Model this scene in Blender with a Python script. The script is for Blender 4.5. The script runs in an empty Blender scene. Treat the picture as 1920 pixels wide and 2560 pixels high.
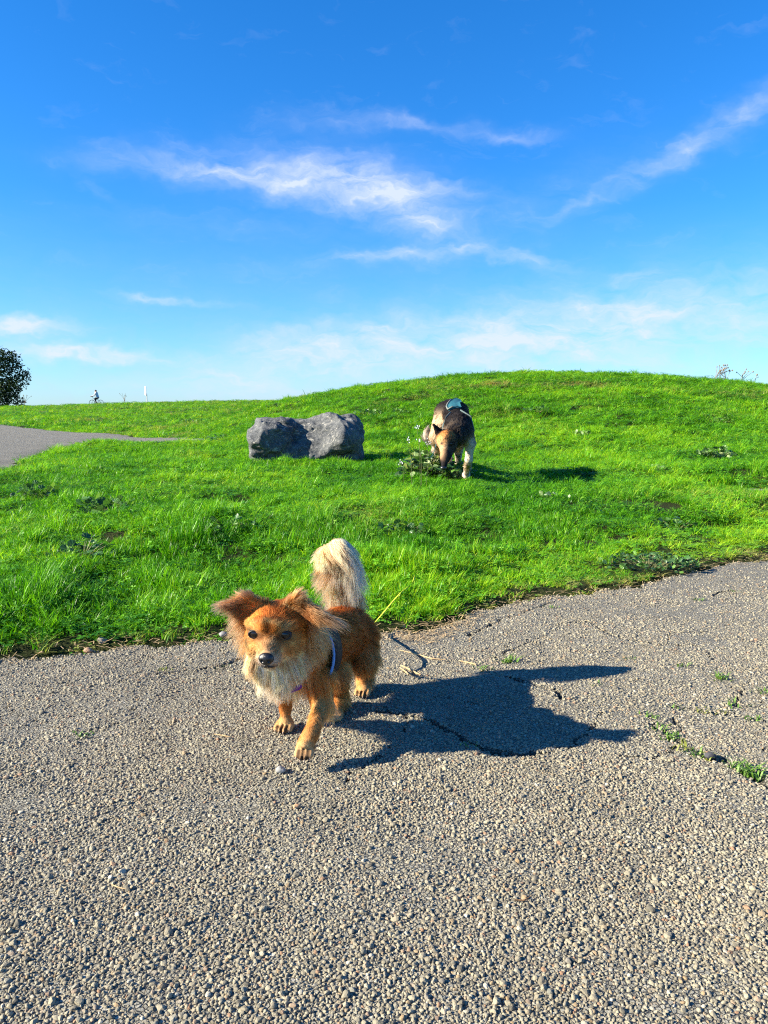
import bpy, bmesh, math, random
import numpy as np
from mathutils import Vector, Matrix

sc = bpy.context.scene
RNG = np.random.default_rng(7)
random.seed(7)

# ------------------------------------------------------------------ camera
CAM_Z, PITCH, FPX = 0.72, math.radians(7.64), 1923.0
cam_d = bpy.data.cameras.new('camera')
cam_d.sensor_fit = 'VERTICAL'; cam_d.sensor_height = 36.0
cam_d.lens = 36.0*FPX/2560.0
cam_d.clip_start = 0.02; cam_d.clip_end = 8000
cam = bpy.data.objects.new('camera', cam_d); sc.collection.objects.link(cam)
cam.location = (0, 0, CAM_Z); cam.rotation_euler = (math.pi/2-PITCH, 0, 0)
sc.camera = cam

# ------------------------------------------------------------------ sun, sky, exposure
SUN_EL, SUN_AZ = math.radians(25.7), math.radians(-101.5)      # azimuth clockwise from +Y: the sun stands to the left
sun_d = bpy.data.lights.new('sun', 'SUN'); sun_d.energy = 5.0; sun_d.angle = math.radians(0.5)
sun_d.color = (1.0, 0.90, 0.72)
sun = bpy.data.objects.new('sun', sun_d); sc.collection.objects.link(sun)
sv = Vector((math.sin(SUN_AZ)*math.cos(SUN_EL), math.cos(SUN_AZ)*math.cos(SUN_EL), math.sin(SUN_EL)))
sun.rotation_euler = sv.to_track_quat('Z', 'Y').to_euler()
sc.view_settings.view_transform = 'Standard'; sc.view_settings.look = 'None'
sc.view_settings.exposure = 1.70; sc.view_settings.gamma = 1.0
sc.view_settings.use_curve_mapping = False
sc.cycles.use_denoising = False; sc.cycles.filter_width = 1.15                                     # keep the fine grain of stone, blade and hair

class NT:
    """small helper for node trees"""
    def __init__(s, tree):
        s.t = tree; s.n = tree.nodes; s.l = tree.links
    def node(s, kind, **kw):
        n = s.n.new(kind)
        for k, v in kw.items(): setattr(n, k, v)
        return n
    def put(s, sock, v):
        if isinstance(v, bpy.types.NodeSocket): s.l.new(v, sock)
        elif v is not None: sock.default_value = v
    def math(s, op, a, b=None, c=None, clamp=False):
        n = s.node('ShaderNodeMath', operation=op, use_clamp=clamp)
        for i, v in enumerate((a, b, c)):
            if v is not None: s.put(n.inputs[i], v)
        return n.outputs[0]
    def noise(s, vec, scale, detail=4, rough=.55, dist=0.0, out=0):
        n = s.node('ShaderNodeTexNoise'); s.put(n.inputs['Vector'], vec)
        n.inputs['Scale'].default_value = scale; n.inputs['Detail'].default_value = detail
        n.inputs['Roughness'].default_value = rough; n.inputs['Distortion'].default_value = dist
        return n.outputs[out]
    def ramp(s, fac, stops, interp='LINEAR'):
        n = s.node('ShaderNodeValToRGB'); s.put(n.inputs[0], fac); e = n.color_ramp.elements
        n.color_ramp.interpolation = interp
        while len(e) < len(stops): e.new(.5)
        for i, (p, c) in enumerate(stops):
            e[i].position = p; e[i].color = (*c, 1) if len(c) == 3 else c
        return n.outputs[0]
    def mix(s, fac, a, b, mode='MIX'):
        n = s.node('ShaderNodeMix', data_type='RGBA', blend_type=mode)
        s.put(n.inputs[0], fac)
        for sk, v in ((n.inputs[6], a), (n.inputs[7], b)):
            s.put(sk, (*v, 1) if isinstance(v, tuple) and len(v) == 3 else v)
        return n.outputs[2]
    def maprange(s, v, a, b, c=0.0, d=1.0):
        n = s.node('ShaderNodeMapRange'); s.put(n.inputs[0], v)
        for i, x in enumerate((a, b, c, d)): n.inputs[i+1].default_value = x
        return n.outputs[0]

def px_dir(x, y):                                            # direction through a point of the 1920x2560 photograph
    a = (x-960)/FPX; b = -(y-1280)/FPX; c, s_ = math.cos(PITCH), math.sin(PITCH)
    return np.array([a, c+b*s_, -s_+b*c])
def W(x, y, Y):                                              # point at forward distance Y
    d = px_dir(x, y); return np.array([0, 0, CAM_Z])+d*(Y/d[1])
def G(x, y, z=0.0):                                          # point at height z
    d = px_dir(x, y); return np.array([0, 0, CAM_Z])+d*((z-CAM_Z)/d[2])
def azel(x, y):
    d = px_dir(x, y); d = d/np.linalg.norm(d)
    return math.atan2(d[0], d[1]), math.asin(d[2])

world = bpy.data.worlds.new('World'); sc.world = world; world.use_nodes = True
wt = world.node_tree; wt.nodes.clear(); w = NT(wt)
sky = w.node('ShaderNodeTexSky', sky_type='NISHITA', sun_disc=False)
sky.sun_elevation = SUN_EL; sky.sun_rotation = SUN_AZ % (2*math.pi)
sky.air_density = 1.0; sky.dust_density = 0.2; sky.ozone_density = 3.0; sky.altitude = 0
hs = w.node('ShaderNodeHueSaturation'); hs.inputs['Saturation'].default_value = 1.12; hs.inputs['Hue'].default_value = 0.5
hs.inputs['Value'].default_value = 1.0
gain = w.mix(1.0, sky.outputs[0], (0.68, 1.06, 1.54), 'MULTIPLY'); wt.links.new(gain, hs.inputs['Color'])   # the camera's vivid rendering of a clear blue sky
tc = w.node('ShaderNodeTexCoord'); sep = w.node('ShaderNodeSeparateXYZ'); wt.links.new(tc.outputs['Generated'], sep.inputs[0])
az = w.math('ARCTAN2', sep.outputs[0], sep.outputs[1]); el = w.math('ARCSINE', sep.outputs[2])
def comb(x, y, z=0.0):
    n = w.node('ShaderNodeCombineXYZ')
    for i, v in enumerate((x, y, z)): w.put(n.inputs[i], v)
    return n.outputs[0]
base_v = comb(az, el)
wa = w.noise(comb(w.math('MULTIPLY', az, 1.0), w.math('MULTIPLY', el, 2.0)), 7.0, 3, .5, 0, 1)
sw = w.node('ShaderNodeSeparateColor'); wt.links.new(wa, sw.inputs[0])
wb = w.noise(comb(az, w.math('MULTIPLY', el, 1.6)), 30.0, 3, .55, 0, 1)
sw2 = w.node('ShaderNodeSeparateColor'); wt.links.new(wb, sw2.inputs[0])
def warp(c, a, b, ka, kb):
    return w.math('ADD', c, w.math('ADD', w.math('MULTIPLY', w.math('SUBTRACT', a, .5), ka), w.math('MULTIPLY', w.math('SUBTRACT', b, .5), kb)))
azw = warp(az, sw.outputs[0], sw2.outputs[0],   .05, .030); elw = warp(el, sw.outputs[1], sw2.outputs[1], .028, .03)
# soft cirrus filaments
fil = w.noise(comb(w.math('MULTIPLY', azw, 5.0), w.math('MULTIPLY', elw, 17.0)), 2.2, 8, .62, .7)
fil2 = w.noise(comb(w.math('ADD', w.math('MULTIPLY', azw, 10.0), w.math('MULTIPLY', elw, 9.0)), w.math('MULTIPLY', elw, 26.0)), 1.6, 6, .6, .4)
tex = w.math('ADD', w.math('MULTIPLY', fil, .6), w.math('MULTIPLY', fil2, .4))
tex = w.maprange(tex, .30, .70)
total = None
#        centre px    half length, half width (px), tilt (deg, anticlockwise), strength
CLOUDS = [((520, 425), 170, 22, -3, .52), ((700, 440), 210, 42, -4, .74), ((880, 462), 180, 56, -10, .80), ((1000, 500), 110, 40, -16, .72),
          ((1070, 552), 80, 28, -10, .62), ((1110, 482), 100, 14, -3, .42), ((970, 640), 230, 17, 5, .50), ((1110, 618), 110, 17, 6, .42), ((1270, 632), 120, 14, -13, .85),
          ((860, 305), 150, 22, -2, .26), ((1120, 315), 170, 15, -5, .30), ((1280, 338), 90, 10, -6, .36), ((300, 405), 130, 24, 4, .24), ((240, 470), 40, 8, -20, .25),
          ((1900, 272), 110, 28, 19, .50), ((1770, 335), 120, 21, 26, .44), ((1610, 420), 130, 20, 30, .38), ((1470, 490), 90, 12, 30, .30),
          ((1330, 510), 260, 50, 20, .16), ((560, 560), 260, 30, -3, .12), ((440, 752), 110, 9, -4, .62), ((340, 740), 70, 7, -8, .35), ((50, 815), 90, 18, 0, 1.7), ((190, 882), 190, 17, -3, 1.5),
          ((1540, 715), 120, 26, 30, .16), ((1240, 785), 80, 20, 0, .22), ((400, 965), 220, 12, -4, .26), ((850, 850), 260, 45, 6, .85), ((1000, 815), 90, 10, 4, .25),
          ((1560, 825), 420, 85, 4, 1.3), ((700, 930), 280, 55, 8, .9), ((1200, 870), 300, 50, 8, .85)]
for (cx, cy), L, Wd, tilt, st in CLOUDS:
    a0, e0 = azel(cx, cy); t_ = math.radians(tilt); k = 1.0/FPX
    da = w.math('SUBTRACT', azw, a0); de = w.math('SUBTRACT', elw, e0)
    p = w.math('ADD', w.math('MULTIPLY', da, math.cos(t_)/(L*k)), w.math('MULTIPLY', de, math.sin(t_)/(L*k)))
    q = w.math('ADD', w.math('MULTIPLY', da, -math.sin(t_)/(Wd*k)), w.math('MULTIPLY', de, math.cos(t_)/(Wd*k)))
    r2 = w.math('ADD', w.math('MULTIPLY', p, p), w.math('MULTIPLY', q, q))
    g = w.math('MULTIPLY', w.math('EXPONENT', w.math('MULTIPLY', r2, -1.0)), st)
    total = g if total is None else w.math('ADD', total, g)
alpha = w.math('MULTIPLY', total, w.math('ADD', w.math('MULTIPLY', w.math('POWER', tex, 1.35), .92), .07))
# thin veil low over the horizon, all the way round, and a faint cirrus everywhere
veil = w.math('MULTIPLY', w.maprange(elw, .24, .0), w.math('ADD', w.math('MULTIPLY', tex, .28), .10))
alpha = w.math('ADD', alpha, w.math('MULTIPLY', w.maprange(tex, .62, 1.0), .07))
alpha = w.math('MINIMUM', alpha, .9)
CLOUD_L = 7.0
skyc = w.mix(alpha, w.mix(veil, hs.outputs[0], (3.55, 4.15, 5.70)), (CLOUD_L*.72, CLOUD_L*.80, CLOUD_L*1.0))
bg = w.node('ShaderNodeBackground'); bg.inputs['Strength'].default_value = 0.05
wt.links.new(skyc, bg.inputs['Color'])
wo = w.node('ShaderNodeOutputWorld'); wt.links.new(bg.outputs[0], wo.inputs[0])

# ------------------------------------------------------------------ object helpers
def put(o, parent=None):
    sc.collection.objects.link(o)
    if parent is not None: o.parent = parent
    return o
def tag(o, label=None, cat=None, group=None, kind=None):
    for k, v in (('label', label), ('category', cat), ('group', group), ('kind', kind)):
        if v: o[k] = v
    return o
def empty(name, loc, label=None, cat=None, group=None):
    o = bpy.data.objects.new(name, None); o.location = loc; o.empty_display_size = .05
    put(o); return tag(o, label, cat, group)
def mesh_np(name, V, F, mat=None, parent=None, smooth=False, loc=None):
    """V in world axes, F an (n,3|4) array or list of lists; loc is subtracted for children of a placed Empty"""
    me = bpy.data.meshes.new(name)
    V = np.asarray(V, np.float32)
    if parent is not None and loc is None: V = V-np.array(parent.matrix_world.translation if False else parent.location, np.float32)
    if isinstance(F, np.ndarray):
        n, k = F.shape
        me.vertices.add(len(V)); me.vertices.foreach_set('co', V.ravel())
        me.loops.add(n*k); me.loops.foreach_set('vertex_index', F.astype(np.int32).ravel())
        me.polygons.add(n); me.polygons.foreach_set('loop_start', np.arange(0, n*k, k, dtype=np.int32))
        me.update(calc_edges=True)
    else:
        me.from_pydata(V.tolist(), [], [list(f) for f in F]); me.update()
    if smooth: me.polygons.foreach_set('use_smooth', np.ones(len(me.polygons), bool))
    if mat: me.materials.append(mat)
    o = bpy.data.objects.new(name, me); put(o, parent)
    return o
def add_attr(me, name, kind, domain, data):
    a = me.attributes.new(name, kind, domain)
    key = {'FLOAT': 'value', 'INT': 'value', 'FLOAT_VECTOR': 'vector', 'FLOAT_COLOR': 'color'}[kind]
    a.data.foreach_set(key, np.ascontiguousarray(data).ravel())

class Bag:
    """collects tubes, boxes and polygons into one mesh"""
    def __init__(s): s.v = []; s.f = []
    def add(s, V, F):
        b = len(s.v); s.v += [tuple(map(float, p)) for p in V]; s.f += [[i+b for i in f] for f in F]
    def tube(s, pts, rad, n=6, cap=True, close=False):
        P = [np.asarray(p, float) for p in pts]; m = len(P)
        R = rad if hasattr(rad, '__len__') else [rad]*m
        V = []; F = []; ref = np.array([.31, .2, .93])
        for i, p in enumerate(P):
            if close: d = P[(i+1) % m]-P[i-1]
            else: d = P[min(i+1, m-1)]-P[max(i-1, 0)]
            d = d/(np.linalg.norm(d)+1e-12)
            if abs(np.dot(d, ref)) > .95: rr = np.array([1., 0, 0])
            else: rr = ref
            a = np.cross(d, rr); a /= np.linalg.norm(a); b = np.cross(d, a)
            for k in range(n):
                t = 2*math.pi*k/n; V.append(p+(a*math.cos(t)+b*math.sin(t))*R[i])
        for i in range(m if close else m-1):
            j = (i+1) % m
            for k in range(n):
                F.append([i*n+k, i*n+(k+1) % n, j*n+(k+1) % n, j*n+k])
        if cap and not close: F += [list(range(n))[::-1], [(m-1)*n+k for k in range(n)]]
        s.add(V, F)
    def box(s, c, size, rot=None):
        V = []
        for x in (-.5, .5):
            for y in (-.5, .5):
                for z in (-.5, .5):
                    p = np.array([x*size[0], y*size[1], z*size[2]])
                    if rot is not None: p = np.array(rot) @ p
                    V.append(p+np.asarray(c, float))
        s.add(V, [[0, 1, 3, 2], [4, 6, 7, 5], [0, 4, 5, 1], [2, 3, 7, 6], [0, 2, 6, 4], [1, 5, 7, 3]])
    def build(s, name, mat, parent=None, smooth=False, root=None):
        V = np.array(s.v)
        if root is not None: V = V-np.array(root.location)      # a sub-part: its part sits at the thing's origin
        return mesh_np(name, V, s.f, mat, parent, smooth, loc=root)

# ------------------------------------------------------------------ noise in numpy
_TAB = np.random.default_rng(11).random((256, 256)).astype(np.float32)
_TAB3 = np.random.default_rng(12).random((64, 64, 64)).astype(np.float32)
def vn2(x, y):
    xi = np.floor(x).astype(int); yi = np.floor(y).astype(int); fx = x-xi; fy = y-yi
    fx = fx*fx*(3-2*fx); fy = fy*fy*(3-2*fy)
    a = _TAB[xi & 255, yi & 255]; b = _TAB[(xi+1) & 255, yi & 255]; c = _TAB[xi & 255, (yi+1) & 255]; d = _TAB[(xi+1) & 255, (yi+1) & 255]
    return (a*(1-fx)+b*fx)*(1-fy)+(c*(1-fx)+d*fx)*fy
def fbm2(x, y, oct=4):
    s = 0; a = .5; t = 0
    for i in range(oct):
        s = s+a*vn2(x*2**i+17.3*i, y*2**i+5.1*i); t += a; a *= .5
    return s/t
def vn3(p):
    i = np.floor(p).astype(int); f = p-i; f = f*f*(3-2*f); r = 0
    for dx in (0, 1):
        for dy in (0, 1):
            for dz in (0, 1):
                wgt = (f[..., 0] if dx else 1-f[..., 0])*(f[..., 1] if dy else 1-f[..., 1])*(f[..., 2] if dz else 1-f[..., 2])
                r = r+wgt*_TAB3[(i[..., 0]+dx) & 63, (i[..., 1]+dy) & 63, (i[..., 2]+dz) & 63]
    return r
def fbm3(p, oct=4):
    s = 0; a = .5; t = 0
    for i in range(oct):
        s = s+a*vn3(p*2**i+13.7*i); t += a; a *= .5
    return s/t
def sstep(a, b, x):
    t = np.clip((x-a)/(b-a), 0, 1); return t*t*(3-2*t)
def poly_dist(px, py, pts):
    """distance from points to a polyline"""
    d = np.full(np.shape(px), 1e9)
    for (ax, ay), (bx, by) in zip(pts[:-1], pts[1:]):
        ux, uy = bx-ax, by-ay; L = ux*ux+uy*uy+1e-12
        t = np.clip(((px-ax)*ux+(py-ay)*uy)/L, 0, 1)
        d = np.minimum(d, np.hypot(px-ax-t*ux, py-ay-t*uy))
    return d
def in_poly(px, py, pts):
    r = np.zeros(np.shape(px), bool); n = len(pts)
    for i in range(n):
        x1, y1 = pts[i]; x2, y2 = pts[(i+1) % n]
        c = ((y1 > py) != (y2 > py)) & (px < (x2-x1)*(py-y1)/(y2-y1+1e-12)+x1); r ^= c
    return r

# ------------------------------------------------------------------ terrain
EDGE = [(-9, 1.2), (-4, 1.75), (-2, 2.0)]+[tuple(G(*q)[:2]) for q in ((0, 1652), (100, 1640), (200, 1622), (330, 1612), (500, 1604), (760, 1592), (900, 1584), (985, 1574),
        (1060, 1572), (1120, 1560), (1160, 1540), (1240, 1508), (1340, 1492), (1480, 1478), (1600, 1468), (1680, 1442), (1760, 1418), (1920, 1394))]+[(2.9, 4.5), (5, 6.0), (9, 7.2), (40, 9)]
_EX = np.array([e[0] for e in EDGE]); _EY = np.array([e[1] for e in EDGE])
def edge_y(x):
    return np.interp(x, _EX, _EY)
def path_edge(x, y):                                          # signed: negative on the asphalt
    n = (fbm2(x*9+3, y*9+40, 4)-.5)*.16+(fbm2(x*40, y*40+9, 2)-.5)*.03
    return (y-edge_y(x))+n
FARP = [(-40, 7), (-6, 6.0), (-4.3, 7.2), (-4.35, 8.7), (-5.0, 11), (-5.6, 13.2), (-5.6, 14.4), (-4.6, 14.4), (-3.6, 13.5), (-3.1, 13.6), (-3.45, 15.0), (-4.4, 16.3), (-6.9, 20), (-9.3, 22), (-14.3, 28.6), (-40, 45)]
FARP2 = [(2.75, 6.45), (3.3, 6.1), (4.0, 5.7), (8, 5.2), (8, 6.0), (4.2, 6.3), (3.3, 6.55)]                   # where the same path shows again on the right
HX = np.array([-12, -7, -5, -3.6, -2.75, -1.83, -.6, .46, 1.9, 3.3, 6.2, 7.3, 10.75, 16, 30, 60])
HZ = np.array([.0, .0, .25, .72, .90, 1.08, 1.26, 1.40, 1.52, 1.60, 1.61, 1.57, 1.30, 1.0, .5, .2])
LX = np.array([-300, -48, -40, -35, -28, -20, 0, 40, 300]); LZ = np.array([.6, .86, 1.00, 1.24, 1.38, 1.58, 1.7, 1.5, 1.0])
def far_sd(x, y):
    r = None
    for q in (FARP, FARP2):
        d = poly_dist(x, y, q+[q[0]]); d = np.where(in_poly(x, y, q), -d, d); r = d if r is None else np.minimum(r, d)
    return r
def terrain(x, y):
    x = np.asarray(x, float); y = np.asarray(y, float)
    s = path_edge(x, y)
    z = np.where(s < 0, -.035, np.clip(s*.5-.02, -.02, .015))
    fd = far_sd(x, y)
    m = sstep(.1, 2.0, s)*sstep(-.1, 1.1, fd)*(1-sstep(7, 12, y)*.6)
    z = z+m*.10
    z = z+.10*np.exp(-((x+4.6)/1.5)**2-((y-12.6)/1.5)**2)*sstep(.1, .8, fd)
    # lip on the right
    lip = [tuple(G(*q)[:2]) for q in ((1560, 1345), (1720, 1335), (1800, 1328), (1920, 1310))]+[(3.2, 4.4)]
    ly = np.interp(x, [p[0] for p in lip], [p[1] for p in lip], left=99)
    z = z+.035*sstep(0, .12, y-ly)*sstep(lip[0][0], lip[0][0]+.5, x)*sstep(-.2, .8, fd)
    # small lumps of the turf
    lump = (fbm2(x*1.3+5, y*1.3, 3)-.5)*.10+(fbm2(x*4, y*4+7, 2)-.5)*.055
    z = z+lump*sstep(.05, .6, s)*sstep(0, .6, fd)*np.where(y > 12, 1.6, 1.0)
    # rise to the crest where the cyclist rides, then a drop
    yc = 95.0
    left = np.interp(x*95/np.maximum(y, 20), LX, LZ)*np.clip((y-18)/(yc-18), 0, 1)**1.0
    # hill on the right
    P = np.interp(x*22/np.clip(y, 12, 22), HX, HZ)
    up = sstep(0, 1, np.clip((y-8.2-.10*np.maximum(0, 4-x))/(22-8.2-.10*np.maximum(0, 4-x)), 0, 1.0))
    up = .55*np.clip((y-8.6)/(22-8.6), 0, 1)+.45*up
    dn = 1-sstep(22.5, 46, y)
    rnd = 1-np.clip((y-19)/3.5, 0, 1)**2*.012*(y < 26)
    hill = P*up*dn*rnd
    z = z+np.where(y > 7, np.sqrt(left**2+hill**2+1e-9)*.0+np.maximum(left, hill)+.0, 0)
    z = z-sstep(96, 220, y)*9.0
    return z

def material(name):
    m = bpy.data.materials.new(name); m.use_nodes = True
    t = NT(m.node_tree); b = t.n.get('Principled BSDF'); o = t.n.get('Material Output')
    return m, t, b, o
def simple(name, col, rough=.6, spec=.4, var=.0, scale=40, bump=0.0, bscale=200, metal=0.0):
    m, t, b, o = material(name)
    tcn = t.node('ShaderNodeTexCoord')
    if var:
        n = t.noise(tcn.outputs['Object'], scale, 4)
        c = t.mix(t.maprange(n, .3, .7), tuple(x*(1-var) for x in col), tuple(min(1, x*(1+var)) for x in col))
        t.put(b.inputs['Base Color'], c)
    else: b.inputs['Base Color'].default_value = (*col, 1)
    b.inputs['Roughness'].default_value = rough; b.inputs['Specular IOR Level'].default_value = spec; b.inputs['Metallic'].default_value = metal
    if bump:
        bn = t.node('ShaderNodeBump'); bn.inputs['Strength'].default_value = 1; bn.inputs['Distance'].default_value = bump
        t.put(bn.inputs['Height'], t.noise(tcn.outputs['Object'], bscale, 4)); t.put(b.inputs['Normal'], bn.outputs[0])
    return m

# soil under the turf
m_soil, t, b, o = material('soil')
tcn = t.node('ShaderNodeTexCoord')
n1 = t.noise(tcn.outputs['Object'], 6, 6, .6); n2 = t.noise(tcn.outputs['Object'], 90, 4, .6)
c = t.ramp(n1, [(.3, (.012, .022, .004)), (.55, (.020, .030, .006)), (.8, (.032, .036, .010))])
c2 = t.mix(t.maprange(n2, .35, .7), c, (.06, .044, .026)); t.put(b.inputs['Base Color'], t.mix(.3, c, c2))
b.inputs['Roughness'].default_value = .95; b.inputs['Specular IOR Level'].default_value = .1
bn = t.node('ShaderNodeBump'); bn.inputs['Distance'].default_value = .01; t.put(bn.inputs['Height'], n2); t.put(b.inputs['Normal'], bn.outputs[0])

def sinh_axis(lo, hi, a, n, c=0.0):
    s = np.linspace(math.asinh((lo-c)/a), math.asinh((hi-c)/a), n); return c+a*np.sinh(s)
def grid(xs, ys):
    X, Y = np.meshgrid(xs, ys); nx, ny = len(xs), len(ys)
    i = np.arange(nx*ny).reshape(ny, nx)
    F = np.stack([i[:-1, :-1], i[:-1, 1:], i[1:, 1:], i[1:, :-1]], -1).reshape(-1, 4)
    return X, Y, F
X, Y, F = grid(sinh_axis(-4000, 4000, 5, 560, .5), sinh_axis(-1500, 5000, 5, 620, 4))
Z = terrain(X, Y)
ground = mesh_np('ground', np.stack([X, Y, Z], -1).reshape(-1, 3), F, m_soil, smooth=True)
tag(ground, 'green turf ground rising to a low rounded hill', kind='structure')

# ------------------------------------------------------------------ asphalt
def px_line(*q): return [tuple(G(*p)[:2]) for p in q]
CRACKS = [
    (px_line((1628, 1815), (1660, 1838), (1700, 1856), (1730, 1872), (1765, 1896), (1815, 1902), (1850, 1925), (1895, 1950), (1960, 1985)), .007),
    (px_line((1680, 1765), (1740, 1778), (1800, 1779), (1850, 1788), (1910, 1802), (1990, 1830)), .006),
    (px_line((930, 1775), (990, 1782), (1060, 1797), (1110, 1812), (1150, 1845), (1200, 1872), (1285, 1893), (1330, 1890)), .010),
    (px_line((1270, 1690), (1330, 1712), (1385, 1728), (1400, 1752)), .010),
    (px_line((1380, 1560), (1460, 1552), (1540, 1590), (1640, 1610), (1740, 1615)), .005),
    (px_line((1170, 1585), (1250, 1548), (1300, 1535), (1380, 1505)), .007),
    (px_line((1230, 1640), (1290, 1618), (1330, 1600)), .006),
    (px_line((380, 1688), (450, 1680), (540, 1668), (620, 1650)), .006),
    (px_line((1780, 1492), (1800, 1480), (1835, 1478)), .006),
    (px_line((1690, 1800), (1710, 1870)), .003), (px_line((1830, 1780), (1850, 1740), (1865, 1700)), .003),
    (px_line((1500, 1790), (1470, 1840), (1420, 1870), (1330, 1890)), .003),
    (px_line((1700, 1870), (1640, 1895), (1560, 1900)), .004),
    (px_line((820, 1900), (900, 1880), (1000, 1870)), .003), (px_line((850, 1960), (930, 1910), (960, 1880)), .003)]
_rc = np.random.default_rng(5)
for k in range(14):
    x0, y0 = _rc.uniform(-.6, 1.6), _rc.uniform(1.0, 2.9); a_ = _rc.uniform(0, 6.28); ln = [(x0, y0)]
    for j in range(_rc.integers(4, 9)):
        a_ += _rc.normal(0, .5); x0 += math.cos(a_)*.06; y0 += math.sin(a_)*.06; ln.append((x0, y0))
    CRACKS.append((ln, .0018))
def crack_field(x, y):
    """0 away from a crack, 1 in its middle"""
    wx = x+(fbm2(x*35, y*35, 3)-.5)*.035; wy = y+(fbm2(x*35+50, y*35+9, 3)-.5)*.035
    f = np.zeros(np.shape(x))
    for ln, hw in CRACKS:
        wv = .62*hw*(.5+1.0*vn2(x*14+hw*900, y*14))
        f = np.maximum(f, np.clip(1.4-poly_dist(wx, wy, ln)/wv, 0, 1))
    return f
def asphalt_z(x, y):
    return (fbm2(x*2.2+9, y*2.2, 3)-.5)*.022+(fbm2(x*14, y*14, 2)-.5)*.005

def asphalt_material(name, warm=1.0):
    m, t, b, o = material(name)
    tcn = t.node('ShaderNodeTexCoord'); P = tcn.outputs['Object']
    def vor(scale, feat='F1', out='Distance'):
        v = t.node('ShaderNodeTexVoronoi', feature=feat); t.put(v.inputs['Vector'], P); v.inputs['Scale'].default_value = scale; return v.outputs[out]
    vc = t.node('ShaderNodeTexVoronoi'); t.put(vc.inputs['Vector'], P); vc.inputs['Scale'].default_value = 150
    sepc = t.node('ShaderNodeSeparateColor'); t.put(sepc.inputs[0], vc.outputs['Color'])
    stone = t.ramp(sepc.outputs[0], [(0, (0.124, 0.121, 0.102)), (.25, (0.221, 0.213, 0.173)), (.55, (0.304, 0.290, 0.234)), (.8, (0.373, 0.355, 0.284)), (.93, (0.345, 0.270, 0.177)), (1, (0.524, 0.504, 0.426))])
    gap = t.maprange(vor(150, 'DISTANCE_TO_EDGE'), .0, .16)
    big = t.noise(P, 1.7, 5, .6)
    c = t.mix(gap, (0.050, 0.047, 0.041), stone)
    dustc = t.mix(t.maprange(big, .3, .7), (0.159, 0.152, 0.125), (0.241, 0.230, 0.187))
    c = t.mix(t.maprange(t.noise(P, 60, 4, .6), .35, .7, .15, .6), c, dustc)
    cr = t.node('ShaderNodeAttribute', attribute_name='crack')
    c = t.mix(cr.outputs['Fac'], c, (.035, .030, .022))
    t.put(b.inputs['Base Color'], c); b.inputs['Roughness'].default_value = .85; b.inputs['Specular IOR Level'].default_value = .25
    h = t.math('ADD', t.math('MULTIPLY', gap, .8), t.math('MULTIPLY', t.noise(P, 320, 4, .6), .5))
    h = t.math('ADD', h, t.math('MULTIPLY', sepc.outputs[1], 1.1))
    bn = t.node('ShaderNodeBump'); bn.inputs['Strength'].default_value = 1.0; bn.inputs['Distance'].default_value = .0035
    t.put(bn.inputs['Height'], h); t.put(b.inputs['Normal'], bn.outputs[0])
    return m
m_asph = asphalt_material('weathered_asphalt')
def grown(lo, a, b, hi, h, g=1.18):
    """axis with step h between a and b, growing outside"""
    mid = np.arange(a, b, h); L = []; x = a; s = h
    while x > lo: s *= g; x -= s; L.append(x)
    R = []; x = mid[-1]; s = h
    while x < hi: s *= g; x += s; R.append(x)
    return np.concatenate([L[::-1], mid, R])
xs = grown(-9, -1.7, 2.1, 12, .0075); ys = grown(-6, .62, 3.6, 8, .0075)
X, Y, F = grid(xs, ys)
sd = path_edge(X, Y); ck = crack_field(X, Y)
Z = asphalt_z(X, Y)-ck*.014*np.clip(1, 0, 1)-.012*sstep(-.05, .0, sd)*.6
fm = (sd.ravel()[F] < 0).all(1)
F = F[fm]; used = np.unique(F); remap = np.full(X.size, -1); remap[used] = np.arange(len(used)); F = remap[F]
V = np.stack([X, Y, Z], -1).reshape(-1, 3)[used]
path = mesh_np('asphalt_path', V, F, m_asph, smooth=True)
add_attr(path.data, 'crack', 'FLOAT', 'POINT', ck.ravel()[used].astype(np.float32))
tag(path, 'weathered grey asphalt path with coarse exposed pebbles and weedy cracks', kind='structure')
# the far path
xs = np.arange(-20, 8, .06); ys = np.arange(4.2, 30, .06); X, Y, F = grid(xs, ys); fd = far_sd(X, Y)+(fbm2(X*2.5, Y*2.5, 4)-.5)*.5
fm = (fd.ravel()[F] < 0).all(1); F = F[fm]; used = np.unique(F); remap = np.full(X.size, -1); remap[used] = np.arange(len(used)); F = remap[F]
xx, yy = X.ravel()[used], Y.ravel()[used]
far_path = mesh_np('far_asphalt_path', np.stack([xx, yy, terrain(xx, yy)+.02+.02*sstep(0, .3, -fd.ravel()[used])], -1), F, m_asph, smooth=True)
tag(far_path, 'grey asphalt path crossing behind the near turf', kind='structure')

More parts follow.
